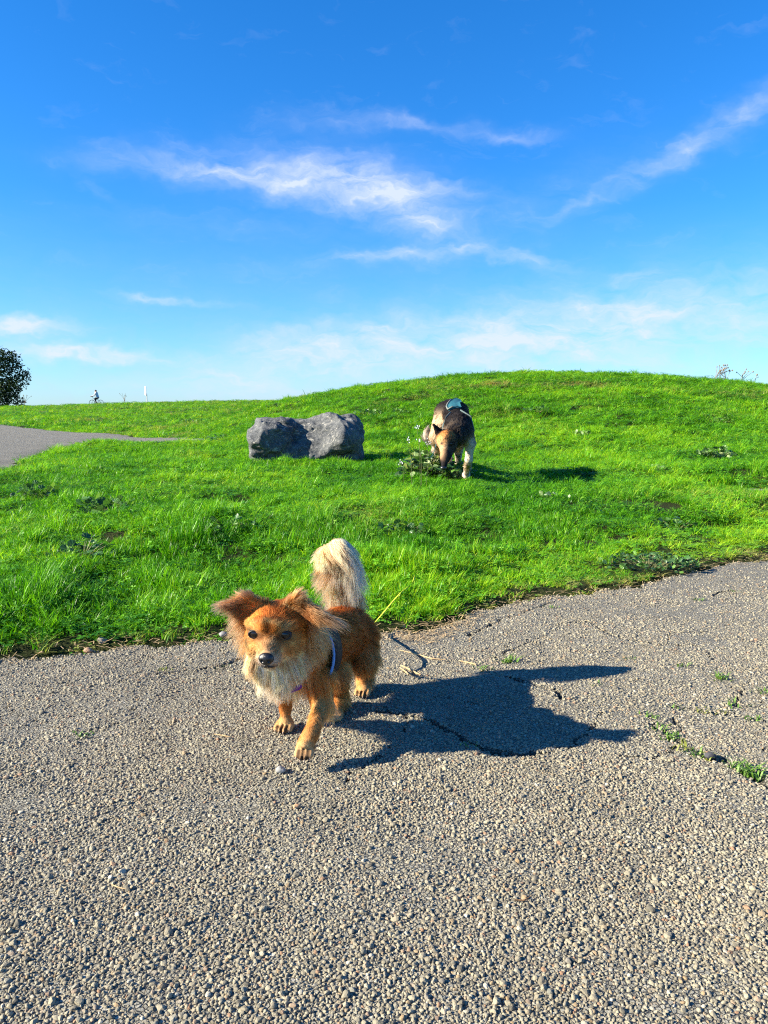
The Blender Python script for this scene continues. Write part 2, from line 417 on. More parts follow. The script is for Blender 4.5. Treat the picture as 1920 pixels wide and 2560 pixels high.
# ------------------------------------------------------------------ scatter with geometry nodes (only for stuff)
def scatter(name, pts, rot, scl, idx, objs, mat=None, parent=None, attrs=None, kind='stuff'):
    me = bpy.data.meshes.new(name); pts = np.asarray(pts, np.float32)
    me.vertices.add(len(pts)); me.vertices.foreach_set('co', pts.ravel())
    add_attr(me, 'rot', 'FLOAT_VECTOR', 'POINT', np.asarray(rot, np.float32)); add_attr(me, 'scl', 'FLOAT_VECTOR', 'POINT', np.asarray(scl, np.float32))
    add_attr(me, 'idx', 'INT', 'POINT', np.asarray(idx, np.int32))
    for k, v in (attrs or {}).items(): add_attr(me, k, 'FLOAT', 'POINT', np.asarray(v, np.float32))
    ob = bpy.data.objects.new(name, me); put(ob, parent); ob['kind'] = kind
    ng = bpy.data.node_groups.new(name, 'GeometryNodeTree')
    ng.interface.new_socket('Geometry', in_out='INPUT', socket_type='NodeSocketGeometry'); ng.interface.new_socket('Geometry', in_out='OUTPUT', socket_type='NodeSocketGeometry')
    N = ng.nodes; Lk = ng.links
    gi = N.new('NodeGroupInput'); go = N.new('NodeGroupOutput'); ip = N.new('GeometryNodeInstanceOnPoints')
    jn = N.new('GeometryNodeJoinGeometry')
    for q in objs:
        oi = N.new('GeometryNodeObjectInfo'); oi.inputs['Object'].default_value = q; oi.inputs['As Instance'].default_value = True
        Lk.new(oi.outputs['Geometry'], jn.inputs[0])
    def named(nm, dt):
        n = N.new('GeometryNodeInputNamedAttribute'); n.data_type = dt; n.inputs['Name'].default_value = nm; return n.outputs[0]
    Lk.new(gi.outputs[0], ip.inputs['Points']); Lk.new(jn.outputs[0], ip.inputs['Instance'])
    ip.inputs['Pick Instance'].default_value = True
    Lk.new(named('idx', 'INT'), ip.inputs['Instance Index'])
    er = N.new('FunctionNodeEulerToRotation'); Lk.new(named('rot', 'FLOAT_VECTOR'), er.inputs[0])
    Lk.new(er.outputs[0], ip.inputs['Rotation']); Lk.new(named('scl', 'FLOAT_VECTOR'), ip.inputs['Scale'])
    Lk.new(ip.outputs[0], go.inputs[0])
    md = ob.modifiers.new('scatter', 'NODES'); md.node_group = ng
    return ob
def proto(name, V, F, mat, smooth=True):                       # a source shape that is never linked to the scene
    me = bpy.data.meshes.new(name); me.from_pydata([tuple(map(float, p)) for p in V], [], [list(map(int, f)) for f in F]); me.update()
    if smooth: me.polygons.foreach_set('use_smooth', np.ones(len(me.polygons), bool))
    me.materials.append(mat); return bpy.data.objects.new(name, me)

# pebbles of the exposed aggregate
m_peb, t, b, o = material('pebble_stone')
oi = t.node('ShaderNodeObjectInfo'); tcn = t.node('ShaderNodeTexCoord')
c = t.ramp(oi.outputs['Random'], [(0, (0.096, 0.093, 0.077)), (.08, (0.164, 0.151, 0.117)), (.28, (0.251, 0.230, 0.173)), (.55, (0.310, 0.281, 0.205)), (.76, (0.357, 0.324, 0.235)), (.84, (0.289, 0.281, 0.228)),
           (.89, (0.329, 0.229, 0.122)), (.925, (0.193, 0.210, 0.190)), (.95, (0.289, 0.158, 0.090)), (.975, (0.425, 0.389, 0.301)), (1, (0.542, 0.505, 0.406))])
nn = t.noise(tcn.outputs['Object'], 3.0, 4, .6)
c = t.mix(t.maprange(nn, .35, .75, 0, .45), c, (0.197, 0.165, 0.116))
stain = t.noise(oi.outputs['Location'], 2.2, 5, .62); stain2 = t.noise(oi.outputs['Location'], 9.0, 4, .6)
c = t.mix(1.0, c, t.mix(t.maprange(t.math('ADD', t.math('MULTIPLY', stain, .65), t.math('MULTIPLY', stain2, .35)), .36, .66), (.74, .725, .69), (1.0, .99, .95)), 'MULTIPLY')   # damp and dirty patches
t.put(b.inputs['Base Color'], c); b.inputs['Roughness'].default_value = .8; b.inputs['Specular IOR Level'].default_value = .3
PEB = []
_pr = np.random.default_rng(77)
CUTS = [[(v_/np.linalg.norm(v_), _pr.uniform(.55, .85)) for v_ in _pr.normal(0, 1, (9, 3))] for _ in range(7)]
for k in range(7):
    bm = bmesh.new(); bmesh.ops.create_icosphere(bm, subdivisions=2, radius=1)
    off = np.array([k*7.1, 3, 1])
    for v in bm.verts:
        p = np.array(v.co); d = .70+.5*fbm3(p*1.1+off, 2)
        for c_ in CUTS[k]:                                     # broken faces
            h_ = float(p@c_[0]); d = min(d, c_[1]/h_) if h_ > .05 else d
        v.co = Vector(p*d*np.array([1.2, .95, .8]))
    V = [v.co[:] for v in bm.verts]; Fc = [[v.index for v in f.verts] for f in bm.faces]; bm.free()
    PEB.append(proto('pebble', V, Fc, m_peb, smooth=False))
def jitter_grid(x0, x1, y0, y1, s, rng):
    gx = np.arange(x0, x1, s); gy = np.arange(y0, y1, s); A, B = np.meshgrid(gx, gy)
    return (A+rng.uniform(-.5, .5, A.shape)*s).ravel(), (B+rng.uniform(-.5, .5, A.shape)*s).ravel()
PX = []; PY = []
for y0, y1, s in ((.60, 1.1, .0048), (1.1, 1.7, .0054), (1.7, 2.3, .0066), (2.3, 3.0, .0082), (3.0, 3.9, .0105)):
    x, y = jitter_grid(-.62*y1-.75, .62*y1+.85, y0, y1, s, RNG); PX.append(x); PY.append(y)
px_, py_ = np.concatenate(PX), np.concatenate(PY)
k = (path_edge(px_, py_) < -.012) & ((np.abs(px_) < .52*py_+.15) | ((np.abs(px_) < .60*py_+.80) & (RNG.random(len(px_)) < .7))); px_, py_ = px_[k], py_[k]
ckp = crack_field(px_, py_); bare = fbm2(px_*6, py_*6, 3)
k0 = (ckp < .15) & (RNG.random(len(px_)) < (.90+2.0*np.minimum(bare-.42, 0)+.9*np.maximum(bare-.42, 0))*(1-.75*sstep(2.3, 3.9, py_))); px_, py_ = px_[k0], py_[k0]
size = np.clip(np.exp(RNG.normal(.0+math.log(.0026), .30, len(px_))), .0013, .0068)*(1+.15*np.clip(py_-1.2, 0, 2))
rot = RNG.uniform(-.6, .6, (len(px_), 3)); rot[:, 2] = RNG.uniform(0, 6.28, len(px_))
pz = asphalt_z(px_, py_)+size*(RNG.uniform(-.60, .12, len(px_))+.14*(py_ < 1.5)+.25*(bare[k0]-.45))
vis = size/np.hypot(py_, CAM_Z)*((np.abs(px_) < .47*py_) & (py_ > .80))
top = np.argsort(-vis)[:300]; rest = np.setdiff1d(np.arange(len(px_)), top)
scl = np.stack([size, size, size], -1)
scatter('pebbles', np.stack([px_, py_, pz], -1)[rest], rot[rest], scl[rest], RNG.integers(0, 7, len(rest)), PEB, parent=path)
for j in top:
    ob = bpy.data.objects.new('pebble', PEB[int(RNG.integers(0, 7))].data); put(ob, path)
    ob.location = (px_[j], py_[j], pz[j]); ob.rotation_euler = rot[j]; ob.scale = scl[j]
# ------------------------------------------------------------------ grass
def leaf_material(name, dark, light, dry, yellow=None, trans=.42, rough=.4, spec=.25):
    m, t, b, o = material(name)
    at_ = t.node('ShaderNodeAttribute', attribute_type='INSTANCER', attribute_name='tint')
    dr = t.node('ShaderNodeAttribute', attribute_type='INSTANCER', attribute_name='dry')
    bl = t.node('ShaderNodeAttribute', attribute_name='blade')
    tone = t.math('ADD', at_.outputs['Fac'], t.math('MULTIPLY', t.math('SUBTRACT', bl.outputs['Fac'], .5), .85), clamp=True)
    c = t.ramp(tone, [(0, dark), (.62, light), (1, yellow or light)])
    f = t.math('MULTIPLY', dr.outputs['Fac'], t.math('GREATER_THAN', t.math('ADD', bl.outputs['Fac'], dr.outputs['Fac']), .92))
    f = t.math('ADD', f, t.math('MULTIPLY', t.math('GREATER_THAN', bl.outputs['Fac'], .985), .5), clamp=True)
    c = t.mix(f, c, dry)
    t.put(b.inputs['Base Color'], c); b.inputs['Roughness'].default_value = rough; b.inputs['Specular IOR Level'].default_value = spec
    tr = t.node('ShaderNodeBsdfTranslucent'); t.put(tr.inputs['Color'], t.mix(1.0, c, (1.5, 1.35, .75), 'MULTIPLY'))
    mx = t.node('ShaderNodeMixShader'); mx.inputs[0].default_value = trans
    t.put(mx.inputs[1], b.outputs[0]); t.put(mx.inputs[2], tr.outputs[0]); t.put(o.inputs['Surface'], mx.outputs[0])
    return m
m_grass = leaf_material('grass_blades', (.022, .130, .002), (.138, .420, .010), (.40, .33, .12), (.33, .52, .014))
m_weed = leaf_material('weed_leaves', (.026, .140, .006), (.140, .390, .018), (.34, .27, .10), (.23, .44, .025), trans=.4, rough=.45, spec=.2)
def set_blade(ob, vals):
    add_attr(ob.data, 'blade', 'FLOAT', 'POINT', np.asarray(vals, np.float32))
def tuft(seed, n, spread, h, wd, lean, droop):
    r = np.random.default_rng(seed); V = []; Fc = []; B = []
    for i in range(n):
        a = r.uniform(0, 6.28); d = spread*math.sqrt(r.random()); x0, y0 = d*math.cos(a), d*math.sin(a)
        L = h*r.uniform(.45, 1.15); az_ = r.uniform(0, 6.28); le = lean*r.uniform(.2, 1.3); dr_ = droop*r.uniform(.3, 1.4)
        w_ = wd*r.uniform(.6, 1.3); sx, sy = -math.sin(az_+r.normal(0, .5)), math.cos(az_+r.normal(0, .5)); b0 = len(V); bv = r.random()
        for k_, tt in enumerate((0, .4, .75, 1)):
            out = L*(le*tt+dr_*tt*tt*.8); z = L*tt*(1-.35*dr_*tt)-.01*(tt == 0); ww = w_*(1, .9, .6, 0)[k_]*.5
            px, py = x0+math.cos(az_)*out, y0+math.sin(az_)*out
            if k_ < 3: V += [(px-sx*ww, py-sy*ww, z), (px+sx*ww, py+sy*ww, z)]; B += [bv, bv]
            else: V.append((px, py, z)); B.append(bv)
        Fc += [[b0, b0+1, b0+3, b0+2], [b0+2, b0+3, b0+5, b0+4], [b0+4, b0+5, b0+6]]
    o_ = proto('grass_tuft', V, Fc, m_grass, smooth=False); set_blade(o_, B); return o_
def clover(seed, n, spread, h, size):
    """low broad leaves on stalks"""
    r = np.random.default_rng(seed); V = []; Fc = []; B = []
    for i in range(n):
        a = r.uniform(0, 6.28); d = spread*math.sqrt(r.random()); c = np.array([d*math.cos(a), d*math.sin(a), h*r.uniform(.4, 1.1)])
        nrm = np.array([r.normal(0, .45), r.normal(0, .45), 1]); nrm /= np.linalg.norm(nrm); bv = r.random()*.9
        u = np.cross(nrm, [math.cos(a), math.sin(a), .1]); u /= np.linalg.norm(u); v_ = np.cross(nrm, u); s = size*r.uniform(.6, 1.3)
        for q in range(3):
            t0 = q*2.094+r.uniform(0, .4); e = u*math.cos(t0)+v_*math.sin(t0); f_ = np.cross(nrm, e); b0 = len(V)
            V += [c, c+e*s*.6+f_*s*.38+nrm*s*.10, c+e*s*1.05, c+e*s*.6-f_*s*.38+nrm*s*.10]; B += [bv]*4; Fc.append([b0, b0+1, b0+2, b0+3])
    o_ = proto('clover_tuft', V, Fc, m_weed, smooth=False); set_blade(o_, B); return o_
TUFTS = [tuft(1, 40, .040, .085, .0036, .16, .30), tuft(2, 36, .038, .10, .0038, .14, .38), tuft(3, 40, .045, .07, .0036, .30, .40), tuft(4, 30, .036, .12, .0038, .18, .5),
         clover(5, 22, .06, .06, .012), clover(6, 16, .07, .07, .015)]
# places where weeds, paws and the boulder press the turf down
PRESSED = [(G(1120, 1205, .1)[0], G(1120, 1205, .1)[1], .17), (G(1060, 1192, .1)[0], G(1060, 1192, .1)[1], .12), (G(1168, 1200, .1)[0], G(1168, 1200, .1)[1]-.05, .13), (G(285, 1305, .08)[0], G(285, 1305, .08)[1]-.02, .15), (G(200, 1400, .06)[0], G(200, 1400, .06)[1], .10),
           (G(1620, 1425)[0], G(1620, 1425)[1], .20), (G(1660, 1275, .08)[0], G(1660, 1275, .08)[1], .16), (.62, 6.6, .25), (-.95, 9.0, .45), (-1.3, 9.0, .32), (-.6, 9.0, .38), (G(1790, 1165, .08)[0], G(1790, 1165, .08)[1], .12)]
def pressed(x, y):
    f = np.ones(np.shape(x))
    for px, py, pr in PRESSED: f = np.minimum(f, sstep(pr*.45, pr*1.15, np.hypot(x-px, y-py)+(fbm2(x*9, y*9, 2)-.5)*pr*.5))
    return f
def grass_height(x, y):
    s = path_edge(x, y)
    near = .30+.70*sstep(.0, .35, s)*(1-.45*sstep(1.0, 3.0, s))                 # tall beside the path, shorter further in
    near = near*(1-.50*sstep(-.4, .9, x)*(1-sstep(.9, 2.2, s)))                 # short worn turf along the path on the right
    lumps = .30+.55*fbm2(x*1.9+30, y*1.9, 3)+1.9*np.clip(fbm2(x*5.5+3, y*4.5+70, 3)-.28, 0, 1)**1.3
    near = near*(1-.05*(1-sstep(-1.2, .1, x))*sstep(.08, .25, s)*(1-sstep(1.2, 2.4, s)))
    return near*lumps*(.25+.75*pressed(x, y))
def grass_tint(x, y):
    s = path_edge(x, y)
    a = .08+.78*fbm2(x*.8, y*.8+60, 3)+.40*(fbm2(x*5, y*5, 2)-.5)+.40*(fbm2(x*2.2+7, y*2.2, 3)-.5)
    a = a+.50*(1-sstep(.25, 1.1, s))*sstep(-.6, .4, x)-.16*(1-sstep(-1.2, -.2, x))*(1-sstep(2.5, 4, y))
    return np.clip(a+.05*sstep(6, 14, y), 0, 1)
def sow(name, x, y, base_scale, rng, label, dryk=.0):
    s = path_edge(x, y); fd = far_sd(x, y)+(fbm2(x*2.5, y*2.5, 4)-.5)*.5
    k_ = (s > .015+.08*rng.random(len(x))**2) & (fd > .02)
    k_ &= rng.random(len(x)) < (.35+.65*sstep(0, .22, s))*(.12+.88*pressed(x, y))
    x, y = x[k_], y[k_]; s = s[k_]; bs = base_scale[k_]; gapk = rng.random(len(x)) < .32+.45*sstep(7, 11, y)+2.0*np.clip(fbm2(x*7+11, y*6, 2)-.24, 0, 1); x, y, s, bs = x[gapk], y[gapk], s[gapk], bs[gapk]
    z = terrain(x, y); h = grass_height(x, y)
    rot_ = rng.normal(0, .10, (len(x), 3)); rot_[:, 2] = rng.uniform(0, 6.28, len(x))
    sc_ = np.stack([bs*rng.uniform(.8, 1.25, len(x))]*2+[.95*bs**.62*h*rng.uniform(.75, 1.25, len(x))], -1)
    broad = fbm2(x*1.1+80, y*1.1, 3)
    idx_ = np.where(rng.random(len(x)) < np.clip((broad-.40)*1.9, .06, .6), rng.integers(4, 6, len(x)), rng.integers(0, 4, len(x)))
    dry_ = np.clip(.10+.8*(1-sstep(.0, .22, s))+1.6*(fbm2(x*.9+9, y*.9+44, 4)-.62)+.5*sstep(.60, .66, fbm2(x*.35+3, y*.8+20, 3))*sstep(14, 18, y), 0, .9)
    g = scatter(name, np.stack([x, y, z-.006], -1), rot_, sc_, idx_, TUFTS, attrs={'tint': grass_tint(x, y), 'dry': dry_})
    return tag(g, label)
# near turf
GX = []; GY = []; GS = []
for y0, y1, s_, sc_ in ((1.9, 3.2, .024, .75), (3.2, 4.6, .032, .80), (4.6, 6.6, .042, .95), (6.6, 9.0, .054, 1.2)):
    x, y = jitter_grid(-.54*y1-.5, .54*y1+.5, y0, y1, s_, RNG); k = np.abs(x) < .53*y+.5
    GX.append(x[k]); GY.append(y[k]); GS.append(np.full(k.sum(), sc_))
sow('grass', np.concatenate(GX), np.concatenate(GY), np.concatenate(GS), RNG, 'short lush green grass between the two paths')
# slope and far turf
GX = []; GY = []; GS = []
for y0, y1, s_, sc_ in ((9, 12.5, .072, 1.5), (12.5, 17, .10, 1.9), (17, 24.5, .135, 2.3)):
    x, y = jitter_grid(-.62*y1-1, .62*y1+1, y0, y1, s_, RNG); k = np.abs(x) < .61*y+1
    GX.append(x[k]); GY.append(y[k]); GS.append(np.full(k.sum(), sc_))
for y0, y1, s_, sc_ in ((24.5, 40, .36, 4.2), (40, 65, .6, 5.5), (65, 98, .9, 7.0)):
    x, y = jitter_grid(-.80*y1-1, .05*y1, y0, y1, s_, RNG); k = x > -.78*y-1
    GX.append(x[k]); GY.append(y[k]); GS.append(np.full(k.sum(), sc_))
sow('hill_grass', np.concatenate(GX), np.concatenate(GY), np.concatenate(GS), RNG, 'green grass covering the rising hill')
# ------------------------------------------------------------------ implicit bodies: smooth union of round cones, ellipsoids and ear flaps
def nrm(v):
    v = np.asarray(v, float); return v/(np.linalg.norm(v)+1e-12)
def d_cap(p, a, b, ra, rb):
    a = np.asarray(a, float); b = np.asarray(b, float); ab = b-a
    t = np.clip(((p-a)@ab)/(ab@ab+1e-12), 0, 1)
    return np.linalg.norm(p-a-t[..., None]*ab, axis=-1)-(ra+(rb-ra)*t)
def d_ell(p, c, R, ax):
    q = (p-np.asarray(c))@np.asarray(ax).T; R = np.asarray(R, float)
    k0 = np.linalg.norm(q/R, axis=-1); k1 = np.linalg.norm(q/R**2, axis=-1)+1e-9
    return k0*(k0-1)/k1
def d_tri(p, a, b, c, th):
    a, b, c = (np.asarray(v, float) for v in (a, b, c)); n = nrm(np.cross(b-a, c-a)); best = None
    inside = np.ones(p.shape[:-1], bool)
    for u, v in ((a, b), (b, c), (c, a)):
        e = v-u; t = np.clip(((p-u)@e)/(e@e+1e-12), 0, 1); d = np.linalg.norm(p-u-t[..., None]*e, axis=-1)
        best = d if best is None else np.minimum(best, d); inside &= ((p-u)@np.cross(n, e)) >= 0
    return np.where(inside, np.abs((p-a)@n), best)-th
def field(prims, k):
    def f(p):
        lo = p.reshape(-1, 3).min(0); hi = p.reshape(-1, 3).max(0); acc = np.zeros(p.shape[:-1])
        for q in prims:
            kind = q[0]
            d = d_cap(p, *q[1:5]) if kind == 'cap' else d_ell(p, *q[1:4]) if kind == 'ell' else d_tri(p, *q[1:5])
            acc += np.exp(np.clip(-d/k, -60, 25))
        return -k*np.log(acc+1e-30)
    return f
def surface_nets(f, lo, hi, h):
    lo = np.asarray(lo, float); n = np.ceil((np.asarray(hi)-lo)/h).astype(int)+1
    ax = [lo[i]+h*np.arange(n[i]) for i in range(3)]
    vals = np.empty(tuple(n))
    for i0 in range(0, n[0], 24):
        P = np.stack(np.meshgrid(ax[0][i0:i0+24], ax[1], ax[2], indexing='ij'), -1); vals[i0:i0+24] = f(P)
    ins = vals < 0
    cnt = np.zeros(tuple(n-1), int); acc = np.zeros(tuple(n-1)+(3,)); num = np.zeros(tuple(n-1))
    for dx in (0, 1):
        for dy in (0, 1):
            for dz in (0, 1): cnt += ins[dx:n[0]-1+dx, dy:n[1]-1+dy, dz:n[2]-1+dz]
    act = (cnt > 0) & (cnt < 8)
    idx = np.argwhere(act); vid = np.full(tuple(n-1), -1); vid[act] = np.arange(len(idx))
    I, J, K = idx.T; pos = np.zeros((len(idx), 3)); m = np.zeros(len(idx))
    corners = [(a, b, c) for a in (0, 1) for b in (0, 1) for c in (0, 1)]
    for c1 in corners:
        for axis in range(3):
            if c1[axis]: continue
            c2 = list(c1); c2[axis] = 1
            v1 = vals[I+c1[0], J+c1[1], K+c1[2]]; v2 = vals[I+c2[0], J+c2[1], K+c2[2]]
            cr = (v1 < 0) != (v2 < 0); t = np.where(cr, v1/(v1-v2+1e-20), 0)
            q = np.array(c1, float)[None]+t[:, None]*(np.array(c2, float)-np.array(c1, float))[None]
            pos += q*cr[:, None]; m += cr
    pos = lo+(idx+pos/m[:, None])*h
    Q = []
    for axis in range(3):
        s1 = [slice(None)]*3; s2 = [slice(None)]*3; s1[axis] = slice(0, -1); s2[axis] = slice(1, None)
        a_, b_ = ins[tuple(s1)], ins[tuple(s2)]; e = np.argwhere(a_ != b_); u, v = [(1, 2), (2, 0), (0, 1)][axis]
        ok = (e[:, u] > 0) & (e[:, v] > 0) & (e[:, u] < n[u]-1) & (e[:, v] < n[v]-1); e = e[ok]
        def cell(du, dv):
            c = e.copy(); c[:, u] += du; c[:, v] += dv; return vid[c[:, 0], c[:, 1], c[:, 2]]
        q = np.stack([cell(-1, -1), cell(0, -1), cell(0, 0), cell(-1, 0)], -1)
        flip = b_[tuple(e.T)]; q[flip] = q[flip][:, ::-1]; Q.append(q)
    return pos, np.concatenate(Q)
def grad(f, p, e=.0015):
    g = np.stack([f(p+np.eye(3)[i]*e)-f(p-np.eye(3)[i]*e) for i in range(3)], -1)
    return g/(np.linalg.norm(g, axis=-1, keepdims=True)+1e-12)

class Guides:
    """combing guides: position, flow, length, colour root/tip, lift, reach"""
    def __init__(s): s.r = []
    def add(s, pos, flow, length, col, lift=.25, sig=.03, tip=None, grav=.15):
        s.r.append((np.asarray(pos, float), nrm(flow), length, np.array(col, float), lift, sig, np.array(tip if tip is not None else col, float), grav))
    def eval(s, p):
        P = np.array([g[0] for g in s.r]); S = np.array([g[5] for g in s.r])
        out = {'flow': [], 'len': [], 'col': [], 'tip': [], 'lift': [], 'grav': []}
        for i0 in range(0, len(p), 20000):
            q = p[i0:i0+20000]; d2 = ((q[:, None]-P[None])**2).sum(-1)/S[None]**2
            d2 = d2-d2.min(1, keepdims=True); wgt = np.exp(-d2*1.3)*(.02/S[None])**1.5; wgt /= wgt.sum(1, keepdims=True)
            for k, j in (('flow', 1), ('len', 2), ('col', 3), ('lift', 4), ('tip', 6), ('grav', 7)):
                A = np.array([g[j] for g in s.r]); out[k].append(wgt@A)
        return {k: np.concatenate(v) for k, v in out.items()}

def fur(name, V, F, f, guides, n, weight, mat, parent, rad=.00022, seed=1, skip=None, npt=6, clump=30, clump_k=.72, noise=.12, jit=.13, grade=((.92, 1.08, 1.20), 1.18)):
    """grows hair curves on a quad mesh"""
    r = np.random.default_rng(seed)
    a, b, c, d = (V[F[:, i]] for i in range(4)); area = np.linalg.norm(np.cross(c-a, d-b), axis=-1)*.5*weight(V[F].mean(1))
    fi = r.choice(len(F), n, p=area/area.sum()); u, v = r.random((2, n))[..., None]
    p = (a[fi]*(1-u)+b[fi]*u)*(1-v)+(d[fi]*(1-u)+c[fi]*u)*v
    if skip is not None: p = p[~skip(p)]
    n = len(p); g = guides.eval(p); N = grad(f, p)
    fl = g['flow']; fl = fl-(fl*N).sum(-1, keepdims=True)*N; fl /= np.linalg.norm(fl, axis=-1, keepdims=True)+1e-9
    lift = g['lift'][:, None]; L = g['len']*r.uniform(.65, 1.2, n)
    low = np.stack([vn3(p*45+k*19) for k in range(3)], -1)-.5                 # broad locks
    dr = fl*(1-lift*.5)+N*lift+r.normal(0, jit, (n, 3))+low*noise*8*.35
    dr /= np.linalg.norm(dr, axis=-1, keepdims=True)
    t = np.linspace(0, 1, npt)
    down = np.array([0, 0, -1.]); P = p[:, None]+dr[:, None]*(L[:, None]*t)[..., None]+down*((g['grav']*L)[:, None]*t**2)[..., None]
    P = P+fl[:, None]*(L[:, None]*.25*t**2)[..., None]-N[:, None]*(g['lift']*L*.30)[:, None, None]*(t**2)[None, :, None]
    wob = r.normal(0, .035, (n, 1, 3))*L[:, None, None]*np.sin(t*3.6+r.uniform(0, 6, (n, 1)))[..., None]; P = P+wob
    nc = max(1, n//clump); cen = r.choice(n, nc, replace=False)
    # nearest clump centre through a coarse grid
    key = np.floor(p/.012).astype(int); best = np.full(n, -1); bd = np.full(n, 1e9); cells = {}
    for ci in cen: cells.setdefault(tuple(key[ci]), []).append(ci)
    uq, inv = np.unique(key, axis=0, return_inverse=True); inv = inv.ravel(); order = np.argsort(inv, kind='stable'); st = np.searchsorted(inv[order], np.arange(len(uq)+1))
    for q in range(len(uq)):
        cand = []
        for dx in (-1, 0, 1):
            for dy in (-1, 0, 1):
                for dz in (-1, 0, 1): cand += cells.get((uq[q][0]+dx, uq[q][1]+dy, uq[q][2]+dz), [])
        if not cand: continue
        ids = order[st[q]:st[q+1]]; cand = np.array(cand); D = ((p[ids][:, None]-p[cand][None])**2).sum(-1); best[ids] = cand[D.argmin(1)]; bd[ids] = D.min(1)
    ok = best >= 0; src = np.where(ok, best, np.arange(n)); same = (g['len'][src]/(g['len']+1e-6) < 1.6)
    kk = (clump_k*r.uniform(.3, 1.2, n)*ok*same*np.clip(g['len']/.024, .15, 1))[:, None, None]*(t**1.4)[None, :, None]
    rel = (L/L[src])[:, None, None]; tgt = P[src]-p[src][:, None]; tgt = p[src][:, None]+tgt*np.minimum(rel, 1.3)
    P = P*(1-kk)+tgt*kk
    # keep tips outside the skin
    hc = bpy.data.hair_curves.new(name); hc.add_curves([npt]*n)
    hc.position_data.foreach_set('vector', np.ascontiguousarray((P-np.array(parent.location)).astype(np.float32)).ravel())
    rr = rad*r.uniform(.7, 1.3, (n, 1))*np.clip(g['len']/.012, .55, 1.1)[:, None]*(1-.75*t[None]**1.5)
    add_attr(hc, 'radius', 'FLOAT', 'POINT', rr.astype(np.float32))
    cl_ = np.exp(r.normal(0, .20, n))[src]                          # each lock has its own shade
    cj = np.exp(r.normal(0, .07, (n, 1, 1)))*np.exp((vn3(p*70)-.5)*.7)[:, None, None]*cl_[:, None, None]
    col = (g['col'][:, None]*(1-t[None, :, None])+g['tip'][:, None]*t[None, :, None])*cj
    col = np.concatenate([np.clip(col**np.array(grade[0])*grade[1], .002, .95), np.ones((n, npt, 1))], -1)
    add_attr(hc, 'hair_colour', 'FLOAT_COLOR', 'POINT', col.astype(np.float32))
    dirs = np.gradient(P, axis=1); dirs /= np.linalg.norm(dirs, axis=-1, keepdims=True)+1e-9
    nv = N[:, None]*.9+.3*(P-p[:, None])/(np.linalg.norm(P-p[:, None], axis=-1, keepdims=True)+1e-5)+low[:, None]*1.3
    nv = nv-dirs*(nv*dirs).sum(-1, keepdims=True)*.25; nv /= np.linalg.norm(nv, axis=-1, keepdims=True)+1e-9
    add_attr(hc, 'coat_normal', 'FLOAT_VECTOR', 'POINT', nv.astype(np.float32))
    hc.materials.append(mat); o = bpy.data.objects.new(name, hc); put(o, parent); return o
def hair_material(name, rough=.45, radial=.6, hair=.30):
    m = bpy.data.materials.new(name); m.use_nodes = True; t = NT(m.node_tree); t.n.clear()
    h = t.node('ShaderNodeBsdfHairPrincipled'); h.parametrization = 'COLOR'
    a = t.node('ShaderNodeAttribute', attribute_name='hair_colour'); t.put(h.inputs['Color'], a.outputs['Color'])
    h.inputs['Roughness'].default_value = rough; h.inputs['Radial Roughness'].default_value = radial
    if 'Random Roughness' in h.inputs: h.inputs['Random Roughness'].default_value = .2
    d = t.node('ShaderNodeBsdfDiffuse'); t.put(d.inputs['Color'], a.outputs['Color'])
    nn_ = t.node('ShaderNodeAttribute', attribute_name='coat_normal'); t.put(d.inputs['Normal'], nn_.outputs['Vector'])
    tl = t.node('ShaderNodeBsdfTranslucent'); t.put(tl.inputs['Color'], a.outputs['Color']); t.put(tl.inputs['Normal'], nn_.outputs['Vector'])
    dm = t.node('ShaderNodeMixShader'); dm.inputs[0].default_value = .30; t.put(dm.inputs[1], d.outputs[0]); t.put(dm.inputs[2], tl.outputs[0])
    mx = t.node('ShaderNodeMixShader'); mx.inputs[0].default_value = hair; t.put(mx.inputs[1], dm.outputs[0]); t.put(mx.inputs[2], h.outputs[0])
    o = t.node('ShaderNodeOutputMaterial'); t.put(o.inputs['Surface'], mx.outputs[0]); return m
m_fur = hair_material('dog_hair'); m_coat = hair_material('short_coat', .6, .7, .12)
m_skin, t, b, o = material('dog_skin')
a = t.node('ShaderNodeAttribute', attribute_name='skin_colour'); t.put(b.inputs['Base Color'], a.outputs['Color']); b.inputs['Roughness'].default_value = .8; b.inputs['Specular IOR Level'].default_value = .15
m_eye = simple('dark_eye', (.012, .007, .004), .06, .6); m_nose = simple('moist_nose', (.010, .010, .011), .28, .6, bump=.0006, bscale=900)
m_black = simple('black_nylon', (.008, .008, .010), .7, .3, var=.3, scale=150); m_blue = simple('blue_trim', (.10, .28, .62), .5, .4)
m_teal = simple('teal_nylon', (.018, .095, .12), .6, .3, var=.25, scale=60); m_steel = simple('steel_ring', (.6, .58, .55), .25, .5, metal=1.0)
m_purple = simple('purple_tag', (.16, .02, .26), .3, .5); m_claw = simple('claw', (.20, .15, .12), .4, .5); m_lip = simple('dark_lip', (.02, .017, .018), .45, .4)

def skin(name, V, F, guides, parent, k=.75):
    o = mesh_np(name, V, F, m_skin, parent, smooth=True); g = guides.eval(V)
    add_attr(o.data, 'skin_colour', 'FLOAT_COLOR', 'POINT', np.concatenate([g['col']*k, np.ones((len(V), 1))], -1).astype(np.float32)); return o

